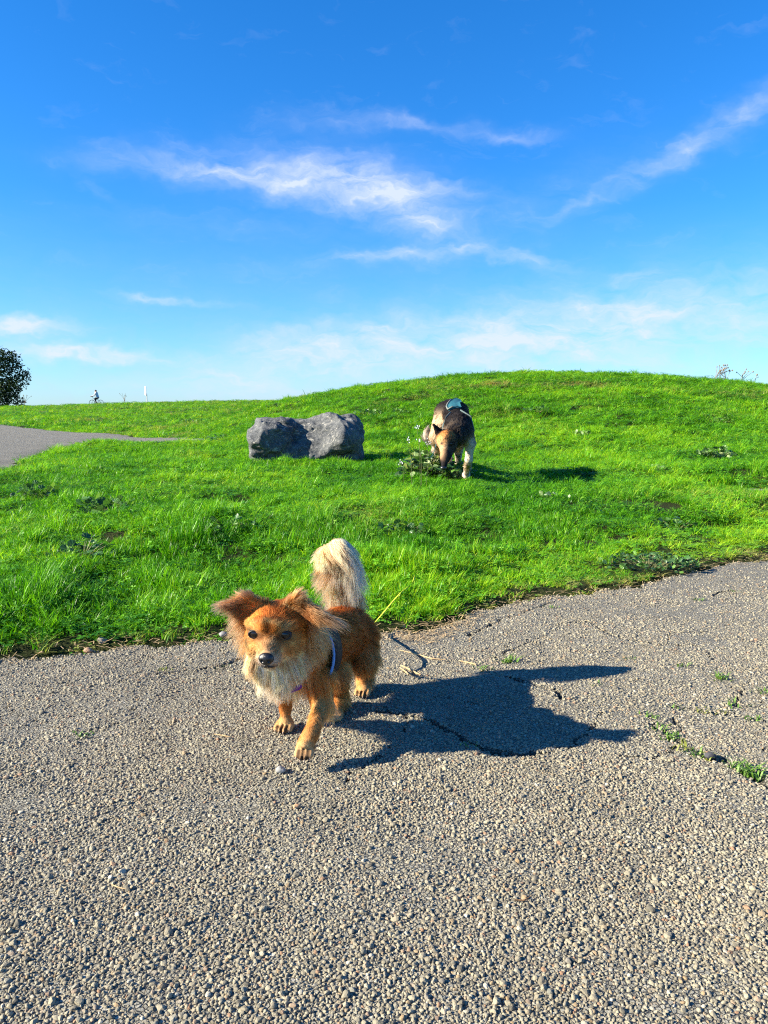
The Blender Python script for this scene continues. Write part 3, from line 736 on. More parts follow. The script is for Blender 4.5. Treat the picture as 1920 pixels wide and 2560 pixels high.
# ------------------------------------------------------------------ the small golden dog
dog = empty('dog', tuple(G(800, 1790)), 'small long haired golden dog walking on the asphalt with one front paw raised', 'dog')
GOLD = (.52, .245, .075); RED = (.40, .145, .036); CREAM = (.76, .56, .34); WHITE = (.88, .75, .57); SABLE = (.07, .035, .018); TAN = (.60, .34, .13); BROWN = (.24, .085, .024)
HC = W(685, 1572, 1.485)                                       # between the eyes, a little inside the skull
hf = nrm((-.10, -.97, -.06)); hr = nrm(np.cross(hf, (0, 0, 1))*-1); hr = nrm(np.cross(hf, np.array([0, 0, 1.]))); hr = hr if hr[0] > 0 else -hr
hu = nrm(np.cross(hr, -hf)); hu = hu if hu[2] > 0 else -hu
def H(r, f, u): return HC+hr*r+hf*f+hu*u
def HD(r, f, u): return hr*r+hf*f+hu*u
chest = W(742, 1632, 1.60); mid = W(806, 1600, 1.73); rump = W(868, 1578, 1.88); neck = W(715, 1590, 1.55)
pawL = G(713, 1824); pawR = G(764, 1878, .040); hindR = G(908, 1737); hindL = G(838, 1797)
prims = [('ell', H(0, -.018, .004), (.051, .054, .041), np.array([hr, hf, hu])),
         ('cap', H(-.026, .004, -.022), H(.026, .004, -.022), .030, .030),
         ('cap', H(0, .012, -.018), H(0, .054, -.035), .026, .0165), ('cap', H(0, .010, -.040), H(0, .044, -.052), .018, .010),
         ('cap', H(-.038, .022, .015), H(-.014, .031, .017), .009, .011), ('cap', H(.038, .022, .015), H(.014, .031, .017), .009, .011), ('cap', H(-.010, .050, -.043), H(.010, .050, -.043), .0105, .0105), ('cap', H(-.026, -.006, -.058), H(.028, -.006, -.058), .024, .024), ('cap', H(-.010, -.008, -.080), H(.014, -.008, -.080), .022, .022),
         ('tri', H(-.018, -.018, .044), H(-.054, -.026, .020), H(-.054, -.016, .054), .004), ('tri', H(-.050, -.020, .020), H(-.048, -.014, .055), H(-.094, .002, .046), .0035),
         ('tri', H(.018, -.018, .044), H(.054, -.026, .020), H(.044, -.016, .058), .004), ('tri', H(.048, -.018, .030), H(.042, -.014, .058), H(.100, -.004, .028), .0035),
         ('cap', H(0, -.03, -.02), neck, .048, .055), ('cap', neck, chest, .052, .060),
         ('cap', chest, mid, .064, .056), ('cap', mid, rump, .056, .060)]
def leg(pts, rad):
    return [('cap', a, b, ra, rb) for a, b, ra, rb in zip(pts[:-1], pts[1:], rad[:-1], rad[1:])]
up = np.array([0, 0, 1.])
def paw(p, fwd, s=1.0, droop=0.0):
    """pad and four toes; p is the middle of the sole"""
    fwd = nrm(fwd); sd_ = np.cross(fwd, up); q = []
    dn = np.array([0, 0, -droop])
    q.append(('ell', p+up*.012*s-fwd*.004*s, (.015*s, .018*s, .012*s), np.array([sd_, fwd, up])))
    for k_, off in ((-1.5, -.004), (-.5, .003), (.5, .003), (1.5, -.004)):
        c = p+sd_*k_*.0092*s+fwd*(.014+off)*s+up*.0075*s+dn*.015*s
        q.append(('cap', c-fwd*.008*s+up*.004*s, c+fwd*.006*s, .0056*s, .0054*s))
    return q
fwd = nrm((-.18, -1, 0))
shL = W(694, 1672, 1.585); shR = W(792, 1690, 1.575)
PAWS = []
prims += leg([shL, pawL+np.array([.002, -.012, .095]), pawL+np.array([.0, .012, .05]), pawL+np.array([0, .004, .018])], [.028, .0150, .0105, .0098]); PAWS += paw(pawL, fwd, 1.12)
prims += leg([shR, W(806, 1762, 1.555), W(778, 1835, 1.475), pawR+np.array([.001, .012, .022])], [.031, .0175, .0118, .0105]); PAWS += paw(pawR, nrm((-.15, -1, -.35)), 1.06, .25)
hipR = rump+np.array([.030, 0, -.018])
prims += leg([hipR, W(908, 1645, 1.85), W(912, 1688, 1.915), hindR+np.array([0, .012, .02])], [.046, .028, .0145, .0115]); PAWS += paw(hindR, fwd, 1.05)
hipL = rump+np.array([-.034, -.01, -.03])
prims += leg([hipL, W(838, 1690, 1.76), W(850, 1745, 1.79), hindL+np.array([.003, .014, .02])], [.044, .028, .0145, .0115]); PAWS += paw(hindL, fwd, 1.05)
T = [rump+np.array([.002, .035, .040]), W(858, 1488, 1.93), W(830, 1428, 1.93), W(826, 1386, 1.92), W(844, 1370, 1.91), W(862, 1390, 1.90)]
prims += leg(T, [.022, .016, .014, .013, .012, .008])
fdA, fdB = field(prims, .0058), field(PAWS, .0018)
def fd0(p): return -.004*np.log(np.exp(np.clip(-fdA(p)/.004, -80, 40))+np.exp(np.clip(-fdB(p)/.004, -80, 40))+1e-30)
GROOVE = []                                                    # the gaps between the toes
for p_, fw_, s_ in ((pawL, fwd, 1.12), (pawR, nrm((-.15, -1, -.35)), 1.06), (hindR, fwd, 1.05)):
    sd_ = np.cross(fw_, up)
    for k_ in (-1, 0, 1):
        c_ = p_+sd_*k_*.0092*s_+fw_*.0235*s_+up*.0080*s_; GROOVE.append((c_+up*.007-fw_*.013, c_+up*.003)); GROOVE.append((c_+up*.003, c_-up*.009+fw_*.004))
def fd_(p):
    d = fd0(p)
    for a_, b_ in GROOVE: d = np.maximum(d, .0026-(d_cap(p, a_, b_, 0, 0)))
    return d
allp = np.array([q[1] for q in prims if q[0] != 'ell']+[q[2] for q in prims if q[0] != 'ell']+[HC])
lo = allp.min(0)-.075; hi = allp.max(0)+.075; lo[2] = max(lo[2], -.004)
lo[2] = -.006
DV, DF = surface_nets(fd_, lo, hi, .0033)

gd = Guides()
# face: short, lying back from the nose
for s in (-1, 1):
    gd.add(H(s*.008, .058, -.054), HD(s*.4, -.3, -.8), .004, (.10, .08, .075), .15, .007)
    gd.add(H(s*.012, .060, -.048), HD(s*.6, -.5, -.4), .006, (.50, .43, .36), .2, .010, tip=(.7, .62, .52))
    gd.add(H(s*.018, .050, -.042), HD(s*.7, -.6, -.3), .009, (.52, .38, .24), .2, .013, tip=(.64, .52, .38))
    gd.add(H(s*.008, .050, -.020), HD(s*.2, -.7, .6), .006, (.50, .30, .15), .2, .013)
    gd.add(H(s*.016, .040, -.018), HD(s*.5, -.8, .2), .007, (.42, .23, .10), .2, .013)
    gd.add(H(s*.034, .028, -.022), HD(s*.7, -.6, -.2), .010, TAN, .22, .020)
    gd.add(H(s*.045, .012, -.025), HD(s*.8, -.6, -.3), .010, TAN, .22, .020); gd.add(H(s*.050, .000, -.005), HD(s*.7, -.7, -.1), .011, GOLD, .22, .018)
    gd.add(H(s*.030, .038, .000), HD(s*.9, -.5, .1), .0030, (.045, .022, .014), .12, .0125)
    gd.add(H(s*.018, .040, -.004), HD(s*.3, -.5, -.5), .0035, (.09, .045, .02), .15, .008)
    gd.add(H(s*.030, .036, .014), HD(s*.5, -.4, .8), .007, (.58, .36, .16), .25, .010)
    gd.add(H(s*.014, .040, .020), HD(s*.3, -.3, .9), .008, GOLD, .22, .014)
    gd.add(H(s*.016, .030, .034), HD(s*.25, -.6, .7), .009, RED, .22, .018)
    gd.add(H(s*.038, .022, .032), HD(s*.6, -.5, .6), .012, GOLD, .25, .020)
    gd.add(H(s*.022, .005, .046), HD(s*.2, -.9, .3), .010, RED, .22, .02)
    gd.add(H(s*.050, .002, .018), HD(s*.7, -.7, .1), .011, GOLD, .25, .018)
    gd.add(H(s*.052, -.030, -.014), HD(s*.95, -.25, -.4), .058, GOLD, .50, .020, tip=TAN)
    gd.add(H(s*.050, -.040, .012), HD(s*.95, -.2, -.45), .070, GOLD, .55, .020, tip=(.66, .44, .22))
    gd.add(H(s*.046, -.026, -.038), HD(s*.75, .0, -.7), .044, (.52, .27, .09), .5, .022, tip=CREAM)
    gd.add(H(s*.036, -.006, -.046), HD(s*.7, .0, -.8), .026, (.64, .44, .24), .38, .020, tip=WHITE)
    gd.add(H(s*.018, .028, -.056), HD(s*.35, -.2, -1), .014, (.66, .52, .36), .25, .013, tip=WHITE)
gd.add(H(0, .044, -.058), HD(0, -.2, -1), .014, WHITE, .25, .014)
gd.add(H(0, .046, -.012), HD(0, -.6, .8), .005, (.36, .19, .08), .2, .012)
gd.add(H(0, .042, .014), HD(0, -.3, .9), .007, (.20, .08, .026), .2, .009)
gd.add(H(0, .036, .036), HD(0, -.5, .8), .010, (.26, .10, .03), .22, .010)
gd.add(H(0, .0, .046), HD(0, -.9, .3), .011, RED, .22, .02)
gd.add(H(0, -.045, .035), HD(0, -.9, -.3), .022, RED, .3, .03)
# ears
gd.add(H(-.035, -.012, 0.040), HD(-.45, .1, .9), .020, GOLD, .35, .014, tip=TAN)
gd.add(H(-.056, -.004, 0.034), HD(-.8, .1, -.3), .012, (.11, .045, .018), .2, .013)
gd.add(H(-.050, -.014, 0.018), HD(-.5, .2, -.7), .018, (.07, .03, .014), .3, .014, tip=BROWN)
gd.add(H(-.052, -.010, 0.060), HD(-.7, -.1, .6), .026, RED, .4, .012, tip=(.5, .33, .2))
gd.add(H(-.078, -.002, 0.048), HD(-1, .0, .12), .028, BROWN, .3, .014, tip=(.42, .30, .2))
gd.add(H(-.100, .002, 0.040), HD(-1, .0, .05), .030, (.20, .09, .04), .3, .014, tip=(.55, .45, .36))
gd.add(H(-.080, .000, 0.030), HD(-.7, .0, -.6), .020, (.30, .13, .05), .3, .012, tip=TAN)
gd.add(H(-.058, -.022, 0.025), HD(-.9, .0, -.4), .042, TAN, .6, .014, tip=(.58, .42, .26))
gd.add(H(.032, -.010, 0.052), HD(.1, .1, 1), .020, GOLD, .35, .014, tip=TAN)
gd.add(H(.046, -.006, 0.042), HD(.6, .1, .2), .010, (.30, .12, .04), .2, .012)
gd.add(H(.056, -.008, 0.028), HD(.6, .2, -.5), .014, (.06, .028, .014), .25, .012, tip=BROWN)
gd.add(H(.040, -.010, 0.062), HD(.8, -.1, .45), .026, GOLD, .35, .012, tip=(.62, .44, .26))
gd.add(H(.072, -.002, 0.044), HD(1, .0, -.1), .030, (.42, .20, .07), .3, .013, tip=(.58, .42, .26))
gd.add(H(.096, -.002, 0.031), HD(.95, .0, -.35), .042, (.22, .13, .08), .3, .014, tip=(.46, .33, .22))
gd.add(H(.112, -.004, 0.022), HD(.9, -.1, -.4), .046, (.34, .18, .09), .3, .014, tip=(.58, .42, .26))
gd.add(H(.078, .000, 0.024), HD(.6, .0, -.8), .026, TAN, .3, .012, tip=(.58, .42, .26))
gd.add(H(.058, -.022, 0.025), HD(.9, .0, -.5), .046, GOLD, .6, .014, tip=(.58, .42, .26))
# ruff and bib
for r_, u_, L_ in ((-.048, -.060, .036), (-.022, -.074, .036), (.006, -.078, .036), (.034, -.070, .036), (.054, -.054, .034)):
    gd.add(H(r_, .004, u_), HD(r_*5, .10, -1), L_, (.80, .66, .47), .36, .017, tip=WHITE if abs(r_) < .04 else CREAM, grav=.25)
for r_, L_ in ((-.040, .040), (-.012, .042), (.018, .040)):
    gd.add(chest+hr*(r_-.02)+np.array([0, -.055, -.02]), (r_*2, -.15, -1), L_, (.80, .66, .47), .35, .028, tip=WHITE, grav=.4)
gd.add(chest+np.array([-.03, -.04, -.060]), (-.1, .0, -1), .048, GOLD, .35, .026, tip=CREAM, grav=.4)
gd.add(chest+np.array([.045, -.045, -.015]), (.3, .4, -1), .030, GOLD, .3, .035)
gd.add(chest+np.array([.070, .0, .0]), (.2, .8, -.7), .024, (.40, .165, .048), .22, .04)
gd.add(neck+np.array([0, 0, .05]), (.3, 1, .1), .034, RED, .35, .04)
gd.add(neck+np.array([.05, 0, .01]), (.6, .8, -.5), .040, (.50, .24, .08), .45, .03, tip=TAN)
gd.add(neck+np.array([-.05, 0, .01]), (-.7, .6, -.6), .040, GOLD, .45, .03, tip=TAN)
gd.add(mid+np.array([0, 0, .065]), (.35, 1, .0), .028, RED, .25, .05)
gd.add(mid+np.array([.065, 0, 0]), (.25, .9, -.5), .024, (.32, .115, .03), .22, .05)  # right flank red-brown, deepened in colour to darken its shaded side
gd.add(mid+np.array([-.065, 0, 0]), (.25, .9, -.5), .024, GOLD, .22, .05)
gd.add(mid+np.array([.01, 0, -.065]), (.1, .8, -.6), .022, (.48, .23, .08), .2, .045, tip=TAN, grav=.4)
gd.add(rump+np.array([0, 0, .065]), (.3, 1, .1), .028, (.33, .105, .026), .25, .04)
gd.add(rump+np.array([.066, 0, 0]), (.2, .8, -.7), .024, (.30, .105, .028), .22, .045)  # rump red-brown too, its shaded side deepened in colour like the flank
gd.add(rump+np.array([-.06, 0, 0]), (.0, .8, -.7), .026, GOLD, .25, .045)
gd.add(hipR+np.array([.04, .035, -.05]), (.35, .6, -.8), .028, GOLD, .35, .03, tip=TAN, grav=.4)
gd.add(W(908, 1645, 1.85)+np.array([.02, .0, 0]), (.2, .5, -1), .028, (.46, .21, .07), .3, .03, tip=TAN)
gd.add(W(914, 1680, 1.92), (.2, .6, -1), .030, GOLD, .4, .022, tip=CREAM, grav=.4)
gd.add(W(850, 1720, 1.78), (.2, .6, -1), .024, GOLD, .35, .025, tip=TAN)
for q, base, Lk in ((pawL, BROWN, .008), (pawR, RED, .008), (hindR, (.42, .19, .06), .008), (hindL, BROWN, .008)):
    gd.add(q+np.array([0, .0, .045]), (-.05, -.1, -1), .0075, (.44, .18, .05), .12, .022); gd.add(q+np.array([0, -.018, .010]), (-.1, -.8, -.6), .0015, (.60, .36, .17), .05, .012, tip=(.7, .5, .3))
    gd.add(q+np.array([0, -.008, .020]), (-.1, -.6, -.8), .0030, TAN if q is not hindL else GOLD, .15, .012, tip=(.66, .45, .25))
gd.add(shL+np.array([0, -.02, -.03]), (0, -.1, -1), .022, GOLD, .22, .03, tip=TAN)
gd.add(pawL+np.array([0, .02, .09]), (.1, .6, -.9), .022, (.40, .16, .05), .3, .022, tip=GOLD)
gd.add(shR+np.array([0, -.03, -.03]), (-.05, -.3, -1), .018, GOLD, .2, .03)
gd.add(W(800, 1760, 1.535), (-.1, -.3, -1), .010, TAN, .18, .025)
gd.add(W(826, 1772, 1.575), (.6, .7, -.5), .036, GOLD, .45, .020, tip=CREAM, grav=.35)
gd.add(W(776, 1832, 1.465), (-.1, -.3, -1), .007, (.44, .20, .065), .18, .02)
for a_, b_ in GROOVE:
    for t_ in (.35, .65, .95): gd.add(a_*(1-t_)+b_*t_, (0, -.4, -1), .0015, (.05, .025, .012), .05, .0026)  # fur colour darkened in the toe gaps, standing in for their shade
# tail plume: short on the left, falling to the right in long pale locks
TF = [((.1, .6, .5), .030, RED, RED, .35, .3), ((-.02, -.6, -.5), .046, (.66, .38, .16), (.74, .50, .27), .55, .55), ((-.1, -.35, .8), .042, (.68, .42, .19), (.76, .54, .32), .65, .7),
      ((.25, -.35, .75), .046, (.72, .48, .25), (.80, .62, .42), .65, .9), ((.6, -.35, .5), .040, (.80, .64, .45), WHITE, .55, 1.0), ((.30, -.25, -.8), .064, (.78, .68, .55), (.90, .85, .78), .45, .8)]
for p_, (dr_, L_, c_, tp_, lf_, gv_) in zip(T, TF): gd.add(p_, dr_, L_, c_, lf_, .024, tip=tp_, grav=gv_)
for (x_, y_), dr_, L_ in (((838, 1400), (.10, -.6, -.7), .060), ((858, 1388), (.2, -.6, -.7), .064), ((826, 1450), (-.04, -.5, -.6), .048), ((845, 1478), (.1, -.6, -.7), .042)):
    gd.add(W(x_, y_, 1.90), dr_, L_, (.70, .45, .21), .55, .022, tip=(.80, .62, .42), grav=.7)
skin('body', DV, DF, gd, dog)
eyes = [H(-.0300, .0268, .0), H(.0300, .0268, .0)]; nose_c = H(0, .0665, -.036)
def dskip(p):
    k_ = p[:, 2] < .006
    for a_, b_ in GROOVE: k_ |= d_cap(p, a_, b_, 0, 0) < .0034
    for e in eyes: k_ |= np.linalg.norm(p-e, axis=1) < .0122
    k_ |= np.linalg.norm(p-nose_c, axis=1) < .0145
    return k_
def dweight(c):
    dh = np.linalg.norm(c-HC, axis=1); dt = np.min([np.linalg.norm(c-q, axis=1) for q in T], axis=0)
    return 1+2.2*(dh < .075)+.8*(dh < .13)+4.0*(dt < .05)*(c[:, 2] > .24)
NH = 125000
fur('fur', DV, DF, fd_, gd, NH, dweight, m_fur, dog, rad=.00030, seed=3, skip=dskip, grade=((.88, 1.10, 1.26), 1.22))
for e in eyes:
    V, F = surface_nets(field([('ell', e, (.0132, .0108, .0112), np.array([hr, hf, hu]))], .001), e-.014, e+.014, .0014); mesh_np('eye', V, F, m_eye, dog, smooth=True)
    q = Bag(); q.tube([e+hf*(.0072+.001*math.sin(a_))+hr*.0120*math.cos(a_)+hu*(.0080*math.sin(a_)-.0004) for a_ in np.linspace(0, 2*math.pi, 18)[:-1]], .0021, 6, close=True); q.build('eyelid', m_lip, dog, True)
nf = field([('ell', nose_c, (.0152, .0098, .0122), np.array([hr, hf, hu])), ('cap', nose_c-hu*.008, nose_c-hu*.011-hf*.002, .005, .003)], .002)
def nose_f(p):
    d = nf(p)
    for s in (-1, 1): d = np.maximum(d, -(np.linalg.norm((p-(nose_c+hr*s*.0062+hf*.0078-hu*.0025))/np.array([1, 1, 1.2]), axis=-1)-.0027))
    return d
V, F = surface_nets(nose_f, nose_c-.02, nose_c+.02, .0012); mesh_np('nose', V, F, m_nose, dog, smooth=True)
q = Bag(); q.tube([H(-.017, .0515, -.0555), H(-.010, .0600, -.0545), H(-.003, .0640, -.0525), H(.0, .066, -.048), H(.003, .0640, -.0525), H(.010, .0600, -.0545), H(.018, .0505, -.0555)], [.0010, .0026, .0030, .0024, .0030, .0028, .0010], 6)
q.build('mouth', m_lip, dog, True)
for q_, fw in ((pawL, fwd), (pawR, nrm((-.15, -1, -.35))), (hindR, fwd)):
    q = Bag(); sd_ = np.cross(fw, up); s_ = {id(pawL): 1.12, id(pawR): 1.06, id(hindR): 1.05}[id(q_)]
    for k_, off in ((-1.5, -.004), (-.5, .003), (.5, .003), (1.5, -.004)):
        c = q_+sd_*k_*.0092*s_+fw*(.015+off)*s_+up*.0075*s_-up*(.004 if q_ is pawR else 0); q.tube([c+fw*.004, c+fw*.0115-up*.001, c+fw*.0140-up*.0040], [.0019, .0016, .0009], 5)
    q.build('claws', m_claw, dog, True)
q = Bag(); q.tube([pawR+np.array([-.010, -.012, -.0045]), pawR+np.array([.0, -.018, -.005]), pawR+np.array([.010, -.012, -.0045])], [.004, .0055, .004], 6); q.build('paw_pad', m_lip, dog, True)
# harness: a dark vest panel behind the shoulder with pale blue piping, and a chest strap
axis = nrm(rump-chest)
def ring(c, ax, rad, a0, a1, n, squash=1.0):
    u = nrm(np.cross(ax, up)); v = np.cross(u, ax); v = v if v[2] > 0 else -v
    return [c+u*rad*math.cos(t_)+v*rad*squash*math.sin(t_) for t_ in np.linspace(a0, a1, n)]
def band(c, ax, rad, width, th, a0, a1, n):
    q = Bag(); V = []; Fc = []
    A = [ring(c+ax*wd, ax, rad+r_, a0, a1, n) for wd, r_ in ((-width/2, 0), (-width/2, th), (width/2, th), (width/2, 0))]
    for i in range(n): V += [A[k_][i] for k_ in range(4)]
    for i in range(n-1):
        for k_ in range(4): Fc.append([i*4+k_, i*4+(k_+1) % 4, (i+1)*4+(k_+1) % 4, (i+1)*4+k_])
    Fc += [[0, 1, 2, 3], [(n-1)*4+3, (n-1)*4+2, (n-1)*4+1, (n-1)*4]]; q.add(V, Fc); return q
hcn = chest*.86+mid*.14
har = band(hcn, axis, .083, .055, .004, -1.0, 4.14, 40).build('harness', m_black, dog, True)
q = Bag(); q.tube(ring(hcn-axis*.030, axis, .0905, -1.0, 4.14, 44), .0032, 6); q.build('trim', m_blue, har, True, root=dog)
q = Bag(); ct = W(728, 1712, 1.525)
q.tube([ct+hr*.012*math.cos(a_)*.4+hr*.0+up*.006*math.sin(a_)+hf*.002 for a_ in np.linspace(0, 6.28, 12)[:-1]], .0011, 5, close=True)
q.build('tag_ring', m_steel, dog, True)
q = Bag(); tc_ = W(738, 1722, 1.515); u_ = nrm((.9, 0, .45)); v_ = nrm(np.cross(u_, hf))
pts = []
for a_ in np.linspace(0, 2*math.pi, 24)[:-1]:
    rr = .010*(1+.35*math.cos(2*a_)); pts.append(tc_+u_*rr*1.15*math.cos(a_)+v_*rr*.75*math.sin(a_))
n_ = len(pts); q.add([p_+hf*.001 for p_ in pts]+[p_-hf*.001 for p_ in pts], [list(range(n_)), list(range(n_, 2*n_))[::-1]]+[[i, n_+i, n_+(i+1) % n_, (i+1) % n_] for i in range(n_)])
q.build('collar_tag', m_purple, dog)
# ------------------------------------------------------------------ the large dog nosing in the weeds
ZG = float(terrain(.75, 6.05))
big = empty('dog', (.72, 6.2, ZG), 'large black and tan dog in teal harness, nose down in a leafy weed', 'dog')
BLK = (.012, .010, .011); GREY = (.10, .085, .075); BUFF = (.62, .46, .30); ORNG = (.56, .25, .075); PALE = (.66, .56, .45)
Ys = 6.05
def B(x, y, Y): return W(x, y, Y)
b_wth = B(1147, 1068, 6.15); b_mid = B(1141, 1044, 6.42); b_rmp = B(1129, 1026, 6.70)
b_chest = B(1146, 1082, 6.03); b_nk = B(1131, 1090, 5.88); b_sk = B(1116, 1101, 5.76); b_mz = B(1112, 1143, 5.64); b_ns = B(1110, 1165, 5.60)
ffR = G(1166, 1196, ZG+.01); ffL = G(1118, 1174, ZG+.02); hfL = G(1092, 1160, ZG+.02); hfR = G(1146, 1164, ZG+.02)
gp = [('cap', b_wth, b_mid, .102, .098), ('cap', b_mid, b_rmp, .098, .098), ('cap', b_chest, b_wth, .088, .102), ('cap', b_chest, b_nk, .084, .070), ('cap', b_nk, b_sk, .074, .058),
      ('ell', b_sk, (.064, .066, .072), np.eye(3)), ('cap', b_sk+np.array([-.01, -.03, -.03]), b_mz, .046, .029), ('cap', b_mz, b_ns, .029, .022), ('cap', b_sk+np.array([.03, -.0, -.05]), b_mz+np.array([.02, .02, .0]), .042, .025),
      ('tri', B(1096, 1098, 5.77), B(1112, 1084, 5.81), B(1083, 1060, 5.78), .009), ('tri', B(1128, 1080, 5.80), B(1148, 1096, 5.78), B(1150, 1064, 5.80), .009)]
gp += leg([b_chest+np.array([.055, .0, -.01]), B(1175, 1108, 6.03), B(1172, 1150, 6.03), ffR+np.array([0, .01, .035])], [.066, .038, .025, .023])+[('cap', ffR+np.array([0, .02, .03]), ffR+np.array([-.005, -.05, .025]), .032, .026)]
gp += leg([b_chest+np.array([-.06, .03, -.03]), B(1122, 1118, 6.25), B(1120, 1145, 6.5), ffL+np.array([0, .01, .03])], [.065, .04, .026, .024])+[('cap', ffL+np.array([0, .02, .03]), ffL+np.array([0, -.05, .025]), .032, .026)]
gp += leg([b_rmp+np.array([-.055, -.02, -.02]), B(1096, 1092, 6.62), B(1097, 1122, 6.78), hfL+np.array([0, .02, .04])], [.095, .068, .034, .026])+[('cap', hfL+np.array([0, .02, .03]), hfL+np.array([0, -.05, .025]), .030, .026)]
gp += leg([b_rmp+np.array([.055, -.02, -.02]), B(1146, 1100, 6.62), B(1146, 1125, 6.78), hfR+np.array([0, .02, .04])], [.092, .066, .034, .026])+[('cap', hfR+np.array([0, .02, .03]), hfR+np.array([0, -.05, .025]), .030, .026)]
TB = [b_rmp+np.array([-.02, .09, -.03]), B(1096, 1086, 6.86), B(1080, 1097, 6.88), B(1069, 1092, 6.86), B(1069, 1076, 6.84)]
gp += leg(TB, [.045, .040, .036, .030, .016])
f2 = field(gp, .011)
pp = np.array([q[1] for q in gp]+[q[2] for q in gp if q[0] != 'ell']+[b_sk]); lo = pp.min(0)-.17; hi = pp.max(0)+.17; lo[2] = ZG-.03
BV, BF = surface_nets(f2, lo, hi, .0105)
g2 = Guides()
def ga(pos, flow, L, col, sig=.09, tip=None, lift=.12, grav=.1): g2.add(pos, flow, L*.8, np.array(col)**1.05, lift, sig, tip, grav)
bk = nrm(b_rmp-b_wth)
for c_ in (b_wth, b_mid, b_rmp):
    ga(c_+up*.125, bk, .035, BLK, .085, (.03, .026, .024)); ga(c_+np.array([.11, 0, .05]), bk-up*.3, .035, BLK, .085, (.03, .026, .024)); ga(c_+np.array([-.10, 0, .06]), bk-up*.3, .035, BLK, .07)
    ga(c_+np.array([.10, 0, -.07]), bk-up*.6, .035, (.30, .21, .13), .08, BUFF); ga(c_+np.array([-.10, -.02, .01]), bk-up*.4, .03, BLK, .075); ga(c_+np.array([-.085, 0, -.085]), bk-up*.6, .035, BUFF, .07); ga(c_-up*.12, bk, .04, BUFF, .08)
ga(b_rmp+np.array([-.08, -.09, .06]), bk-up*.3, .03, BLK, .085); ga(b_mid+np.array([-.07, -.05, .08]), bk-up*.3, .03, BLK, .085); ga(b_wth+np.array([.03, -.10, .05]), bk-up*.1, .04, BLK, .08, GREY)
ga(b_rmp+np.array([-.13, -.06, -.10]), (-.2, .5, -.8), .03, BUFF, .085); ga(B(1094, 1080, 6.6), (-.2, .4, -.9), .035, BUFF, .10); ga(B(1146, 1110, 6.6), (.1, .4, -.9), .03, BUFF, .09)
ga(b_chest+np.array([.09, -.04, .02]), (.2, .4, -.9), .035, BLK, .07, GREY); ga(b_chest+np.array([.13, -.02, -.03]), (.2, .3, -.9), .03, (.36, .25, .15), .06, BUFF)
ga(b_chest+np.array([0, -.06, -.08]), (0, .1, -1), .05, BLK, .06, GREY); ga(b_chest+np.array([-.08, -.05, -.05]), (-.2, .3, -.9), .04, (.4, .28, .16), .07)
ga(b_chest+np.array([0, -.04, .11]), bk+up*.2, .055, (.03, .026, .024), .06, (.09, .075, .06), .35); ga(b_nk+np.array([0, -.03, .085]), bk+up*.3, .05, (.035, .03, .026), .05, (.13, .10, .07), .4)
ga(b_nk+np.array([.07, -.03, 0]), bk-up*.5, .05, (.035, .03, .028), .06, GREY, .4); ga(b_nk+np.array([-.07, -.03, 0]), bk-up*.5, .045, (.08, .06, .04), .05, BUFF, .35)
ga(b_sk+np.array([-.02, -.06, .06]), (0, .6, .8), .016, ORNG, .045); ga(b_sk+np.array([.025, -.06, .055]), (0.2, .6, .8), .016, ORNG, .04); ga(b_sk+np.array([0.003, -.075, .02]), (0, .4, .9), .014, (.28, .12, .05), .018)
ga(b_sk+np.array([-.035, -.06, .0]), (-.5, .3, .6), .016, (.56, .33, .15), .035); ga(b_sk+np.array([.04, -.05, .0]), (.6, .3, .4), .018, (.09, .055, .035), .035); ga(b_sk+np.array([.07, -.02, -.02]), (.8, .5, .0), .03, (.05, .04, .035), .035, GREY)  # right half of the face darker: black cheek plus shade put into the colour
ga(b_sk+np.array([-.025, -.06, -.055]), (-.4, .3, .7), .012, (.52, .34, .19), .03); ga(b_sk+np.array([.02, -.06, -.06]), (.4, .3, .7), .012, (.10, .065, .04), .03)
ga(b_mz+np.array([.0, -.045, .0]), (0, .3, .9), .008, (.10, .06, .04), .02); ga(b_sk+np.array([.035, -.075, -.03]), (.4, .3, .7), .012, (.04, .028, .02), .025); ga(b_sk+np.array([-.036, -.07, -.02]), (-.4, .3, .7), .006, (.05, .03, .02), .010)
ga(b_mz+np.array([-.02, -.03, .03]), (-.2, .3, .9), .010, (.44, .28, .15), .03); ga(b_mz+np.array([.02, -.02, .02]), (.2, .3, .9), .010, BLK, .03); ga(b_ns, (0, .3, .9), .008, BLK, .045)
ga(B(1096, 1080, 5.78), (-.3, .1, .9), .008, (.012, .010, .010), .022); ga(B(1088, 1068, 5.78), (-.3, .1, .9), .008, (.012, .010, .010), .022); ga(B(1102, 1090, 5.78), (-.3, .1, .9), .008, (.012, .010, .010), .014); ga(B(1145, 1080, 5.82), (.3, .1, .9), .012, (.02, .018, .018), .04)
for q_ in (B(1180, 1108, 6.0), B(1174, 1128, 6.0), B(1172, 1150, 6.0), B(1121, 1135, 6.4)): ga(q_, (0, 0, -1), .014, PALE, .045)
for a_ in (ffR, ffL): ga(a_+up*.22, (0, 0, -1), .014, PALE, .09); ga(a_+up*.05, (0, -.3, -1), .012, PALE, .08)
for a_ in (hfL, hfR): ga(a_+up*.12, (0, 0, -1), .014, PALE, .10)
for a_, dr_, c_ in zip(TB, ((-.3, .5, -.4), (-.6, .3, -.5), (-.8, .0, -.3), (-.4, 0, .8), (.2, 0, 1)), ((.2, .16, .12), (.55, .44, .33), (.66, .56, .45), (.60, .50, .41), (.30, .24, .2))): ga(a_, dr_, .05, c_, .045, PALE, .3)
skin('body', BV, BF, g2, big, .8)
